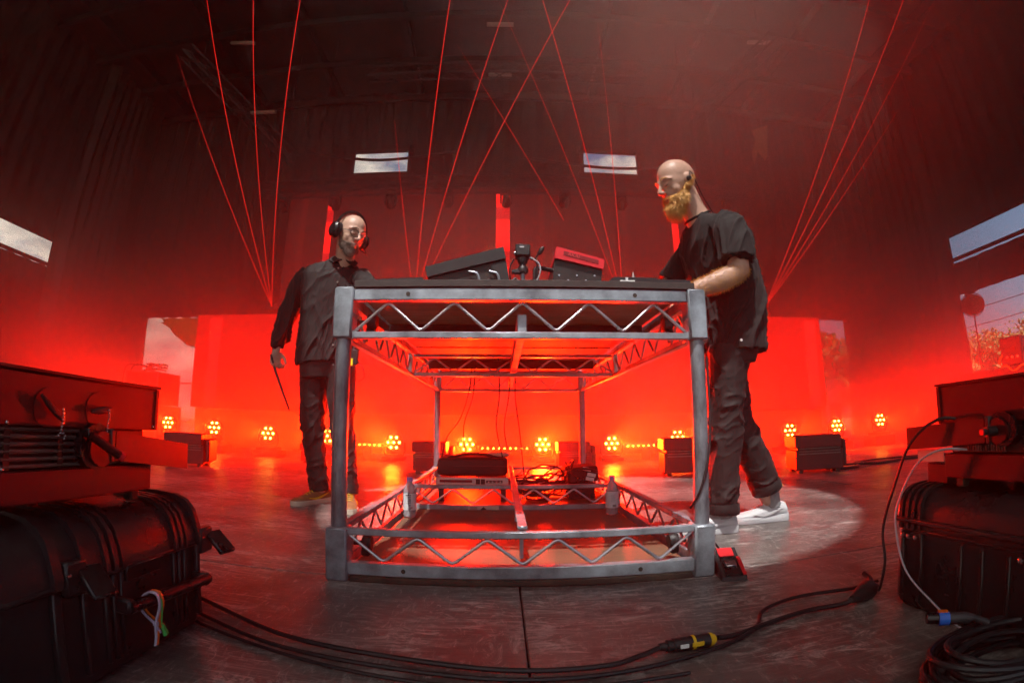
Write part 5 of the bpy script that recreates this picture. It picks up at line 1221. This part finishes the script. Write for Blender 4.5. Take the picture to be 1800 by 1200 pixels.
for k in range(7):
    cx, r0 = rr.uniform(-.2, .2), rr.uniform(.1, .2)
    b = MB(); b.tube(spline([(cx+r0*math.cos(a), rr.uniform(-.1, .1)+r0*.6*math.sin(a), .02+.02*k+.03*rr.random()) for a in [i*.7 for i in range(10)]], 3), .012, 6); b.build('cable_loop', M['cable'], t)
for k, x in enumerate((-.28, -.12, .22)):
    b = MB(); b.tube(spline([(x, -.1, .12), (x-.03, -.36, .06), (x-.06-.05*k, -.4, -.4), (x-.12, -.38, -.9), (x-.2, -.4, -1.22)], 5), .010, 6); b.build('loose_end', M['cable'], t)
# orange tarp in the top of the left opening
mb = MB(); n = 26; vs_ = []
for j in range(9):
    for i in range(n+1):
        f = i/n; x = -9.0+1.62*f; zt = 2.98; zb = 2.86-.62*max(0, math.sin(min(1, f*1.1)*math.pi*.62))**1.6; z = zt+(zb-zt)*j/8
        vs_.append((x, 9.32+.05*math.sin(f*22+j*.5)+.10*math.sin(j/8*3.1), z))
mb.add(vs_, [(j*(n+1)+i, j*(n+1)+i+1, (j+1)*(n+1)+i+1, (j+1)*(n+1)+i) for j in range(8) for i in range(n)])
top('tarp', mb, M['tarp'], 'sagging orange tarp hanging across the left stage opening', 'tarp', ang=180)
t = thing('railing', 'white metal railing outside the left stage opening', 'railing', (-8.3, 9.75, -.013))
for z in (.35, 1.36):
    b = MB(); b.box((0, 0, z), (1.7, .04, .04)); b.build('rail', M['white'], t)
for i in range(19):
    b = MB(); b.cyl((-.83+i*.0922, 0, .37), (-.83+i*.0922, 0, 1.34), .008, n=6); b.build('bar', M['white'], t)
for x in (-.84, .84):
    b = MB(); b.box((x, 0, .68), (.05, .05, 1.36)); b.build('post', M['white'], t)
# the person outside the right opening
pw_ = thing('person', 'distant person in a white shirt standing outside the narrow right opening', 'person', (8.76, 9.75, -.012))
fwd = Vector((-.5, -.86, 0)).normalized(); sdd = Vector((-fwd.y, fwd.x, 0)); c0 = Vector((8.76, 9.75, 0))
MhW = Matrix.Translation(c0+Vector((0, 0, 1.645))) @ Matrix.Rotation(R(-35), 4, 'Z')
b = MB(); head(b, MhW, 1.); limb(b, [c0+Vector((0, .02, 1.6)), c0+Vector((0, .02, 1.45))], [.052, .06])
b.loft([oval(c0+Vector((0, 0, z)), w_, d_, sdd, fwd) for z, w_, d_ in ((.9, .13, .09), (1.1, .12, .085), (1.35, .15, .09), (1.46, .1, .06))])
for q in (-1, 1):
    limb(b, [c0+sdd*q*.18+Vector((0, 0, 1.41)), c0+sdd*q*.26+Vector((0, .03, 1.16)), c0+sdd*q*.25+fwd*.06+Vector((0, 0, .93))], [.048, .04, .03])
    hand(b, c0+sdd*q*.25+fwd*.06+Vector((0, 0, .93)), (0, 0, -1), -sdd*q, 25, q)
    limb(b, [c0+sdd*q*.09+Vector((0, 0, .9)), c0+sdd*q*.1+Vector((0, 0, .48)), c0+sdd*q*.1+Vector((0, .02, .08))], [.08, .05, .036]); limb(b, [c0+sdd*q*.1+Vector((0, .02, .06)), c0+sdd*q*.11+fwd*.16+Vector((0, 0, .035))], [.042, .035])
put(fuse(b, 'body', .009, 2), 'body', M['skin'], pw_)
b = MB(); b.loft([oval(c0+Vector((0, 0, z)), w_, d_, sdd, fwd) for z, w_, d_ in ((.84, .185, .13), (1.0, .18, .125), (1.2, .185, .125), (1.38, .20, .115), (1.45, .15, .085), (1.49, .08, .065))])
for q in (-1, 1): limb(b, [c0+sdd*q*.17+Vector((0, 0, 1.41)), c0+sdd*q*.235+Vector((0, .02, 1.28)), c0+sdd*q*.262+Vector((0, .03, 1.17))], [.07, .07, .066], cap=False)
put(fuse(b, 'white_shirt', .01, 2, folds(.008, 9, 4)), 'white_shirt', M['white_shirt'], pw_)
b = MB(); b.loft([oval(c0+Vector((0, 0, z)), w_, d_, sdd, fwd) for z, w_, d_ in ((.96, .155, .11), (.86, .17, .115), (.78, .165, .10))])
for q in (-1, 1): limb(b, [c0+sdd*q*.09+Vector((0, 0, .82)), c0+sdd*q*.1+Vector((0, 0, .48)), c0+sdd*q*.1+Vector((0, .02, .09))], [.095, .07, .055], cap=False)
put(fuse(b, 'trousers', .01, 2), 'trousers', M['trouser'], pw_)
b = MB(); b.loft([[MhW @ Vector((r_*math.cos(2*math.pi*i/20)*.95, .014+r_*1.2*math.sin(2*math.pi*i/20), z)) for i in range(20)] for r_, z in ((.083, .055), (.082, .085), (.07, .115), (.04, .134), (.01, .138))]); b.build('hair', M['brow'], pw_, w=True)
# gear on the right side platform
flight_case((8.85, 4.2, 0), (9.6, 5.75, 1.14), 'tall black flight case under the round fan at the right edge')
t = thing('pedestal_fan', 'round wire pedestal fan on the right edge of the stage', 'fan', (9.0, 5.28, 1.142))
dirc = Vector((-9.06, -6.77, 1.9)).normalized(); Mf = Matrix.Translation((0, 0, 1.30)) @ dirc.to_track_quat('Z', 'Y').to_matrix().to_4x4()
b = MB(); b.lathe([(.02, 0), (.15, 0), (.155, .012), (.14, .02), (.02, .03)], 20); b.build('foot', M['black'], t)
b = MB(); b.cyl((0, 0, .025), (0, 0, 1.2), .014, n=10); b.build('pole', M['darksteel'], t)
b = MB(); b.lathe([(.01, -.16), (.06, -.15), (.075, -.06), (.06, -.01), (.01, 0)], 16, Mf); b.build('motor', M['black'], t)
for zz in (-.03, .06):
    for r_ in (.06, .12, .18, .225):
        b = MB(); b.tube([Mf @ Vector((r_*math.cos(2*math.pi*i/28), r_*math.sin(2*math.pi*i/28), zz+.03*(1-(r_/.225)**2))) for i in range(28)], .0035 if r_ < .2 else .009, 5, closed=True); b.build('guard_ring', M['darksteel'], t)
b = MB(); b.lathe([(.01, .004), (.215, .004), (.218, .010), (.01, .012)], 32, Mf); b.build('mesh_cover', M['fan_cover'], t)
for i in range(24):
    a = 2*math.pi*i/24; b = MB(); b.tube([Mf @ Vector((math.cos(a)*.04, math.sin(a)*.04, .088)), Mf @ Vector((math.cos(a)*.15, math.sin(a)*.15, .078)), Mf @ Vector((math.cos(a)*.225, math.sin(a)*.225, .06))], .003, 4); b.build('guard_wire', M['darksteel'], t)
for i in range(4):
    a = 2*math.pi*i/4; P = [Mf @ Vector((math.cos(a+q)*r_, math.sin(a+q)*r_, z)) for q, r_, z in ((-.2, .05, 0), (-.45, .19, -.01), (.25, .2, .04), (.3, .05, .02))]; b = MB(); b.loft([P, [p+Mf.to_3x3() @ Vector((0, 0, .004)) for p in P]]); b.build('blade', M['silverdim'], t)
t = thing('amplifier_box', 'black equipment box with a yellow cable on it at the right edge', 'equipment box', (9.05, 4.48, 1.142), R(8))
b = MB(); b.box((0, 0, .27), (.5, .42, .5), None, .02); bd = b.build('body', M['black'], t)
b = MB(); b.box((-.252, 0, .38), (.006, .24, .09), None, .002); b.build('handle_plate', M['darksteel'], bd)
for i in range(3):
    b = MB(); b.cyl((-.25, -.12+i*.1, .16), (-.27, -.12+i*.1, .16), .025, n=12); b.build('socket', M['silver'], bd)
b = MB(); b.tube(spline([(8.78, 4.62, 1.36), (8.72, 4.66, 1.25), (8.74, 4.62, 1.16), (8.70, 4.5, 1.165), (8.66, 4.35, 1.05), (8.68, 4.2, 1.12), (8.75, 4.1, 1.17)], 6), .014, 8); top('yellow_cable', b, M['yellow'], 'yellow cable lying beside the black equipment box at the right edge', 'cable')
b = MB(); b.tube(spline([(2.95, 2.45, .012), (3.3, 2.5, .014), (3.5, 2.75, .012), (3.7, 2.6, .012), (4.3, 2.7, .012), (5.2, 2.5, .012)], 6), .014, 6); top('floor_cable', b, M['cable'], 'black cable snaking behind the low red unit on the right floor', 'cable', 'cables on the stage floor')
b = MB(); b.tube(spline([(3.0, 2.6, .012), (3.2, 2.75, .012), (3.45, 2.6, .03), (3.55, 2.85, .012), (4.0, 2.95, .012), (4.6, 2.8, .012)], 6), .011, 6); top('floor_cable', b, M['cable'], 'thin tangled cable beside the low red unit on the right floor', 'cable', 'cables on the stage floor')
# trees and wires beyond the stage
def tree(p, h, r, lab, seed, n_clump=70, leaf=.2):
    rg = random.Random(seed); t = thing('tree', lab, 'tree', p, rg.uniform(0, 6), 'trees beyond the stage')
    b = MB(); b.tube(spline([(0, 0, 0), (.1, .05, h*.25), (-.05, .1, h*.5), (.05, 0, h*.8)], 4), [.03*h*(1-.07*i) for i in range(13)], 10); b.build('trunk', M['bark'], t)
    cl = []
    for i in range(n_clump):
        while True:
            v = Vector((rg.uniform(-1, 1), rg.uniform(-1, 1), rg.uniform(-.8, 1)))
            if .25 < v.length < 1: break
        cl.append(Vector((v.x*r, v.y*r, h*.64+v.z*h*.34)))
    for c in cl[:10]:
        b = MB(); b.tube(spline([(0, 0, h*.35), (c.x*.4, c.y*.4, h*.35+(c.z-h*.35)*.5), tuple(c)], 3), [.012*h*(1-.12*i) for i in range(7)], 6); b.build('limb', M['bark'], t)
    vs = []; fs = []
    for c in cl:
        cr_ = rg.uniform(.16, .34)*r
        for k in range(150):
            v = Vector((rg.gauss(0, .5), rg.gauss(0, .5), rg.gauss(0, .4)))*cr_; u = Vector((rg.gauss(0, 1), rg.gauss(0, 1), rg.gauss(0, 1))).normalized()*leaf*rg.uniform(.6, 1.3); w_ = u.orthogonal().normalized()*u.length*.5; q = c+v; i = len(vs)
            vs += [q-u, q+w_, q+u, q-w_]; fs.append((i, i+1, i+2, i+3))
    b = MB(); b.add(vs, fs); b.build('crown', M['leaf'], t, ang=0, recalc=False)
tree((40.5, 25.5, -1.2), 8.2, 4.2, 'leafy green tree in the middle of the right stage opening', 1)
tree((36.0, 27.0, -1.2), 5.6, 2.8, 'lower green tree left in the right stage opening', 2)
tree((46.5, 24.0, -1.2), 9.0, 4.5, 'large green tree at the right frame edge beyond the stage', 3)
tree((20.3, 25.5, -1.2), 7.0, 2.4, 'tree seen through the narrow opening behind the distant person', 4, 50)
for z0, z1, lab in ((7.7, 9.6, 'upper overhead wire crossing the right stage opening'), (6.6, 8.0, 'lower overhead wire crossing the right stage opening')):
    b = MB(); b.tube(spline([(30, 25, z0-1.0), (38, 25, (z0+z1)/2-.35), (48, 25, z1+.9)], 8), .035, 5); top('overhead_wire', b, M['cable'], lab, 'wire', 'overhead wires')
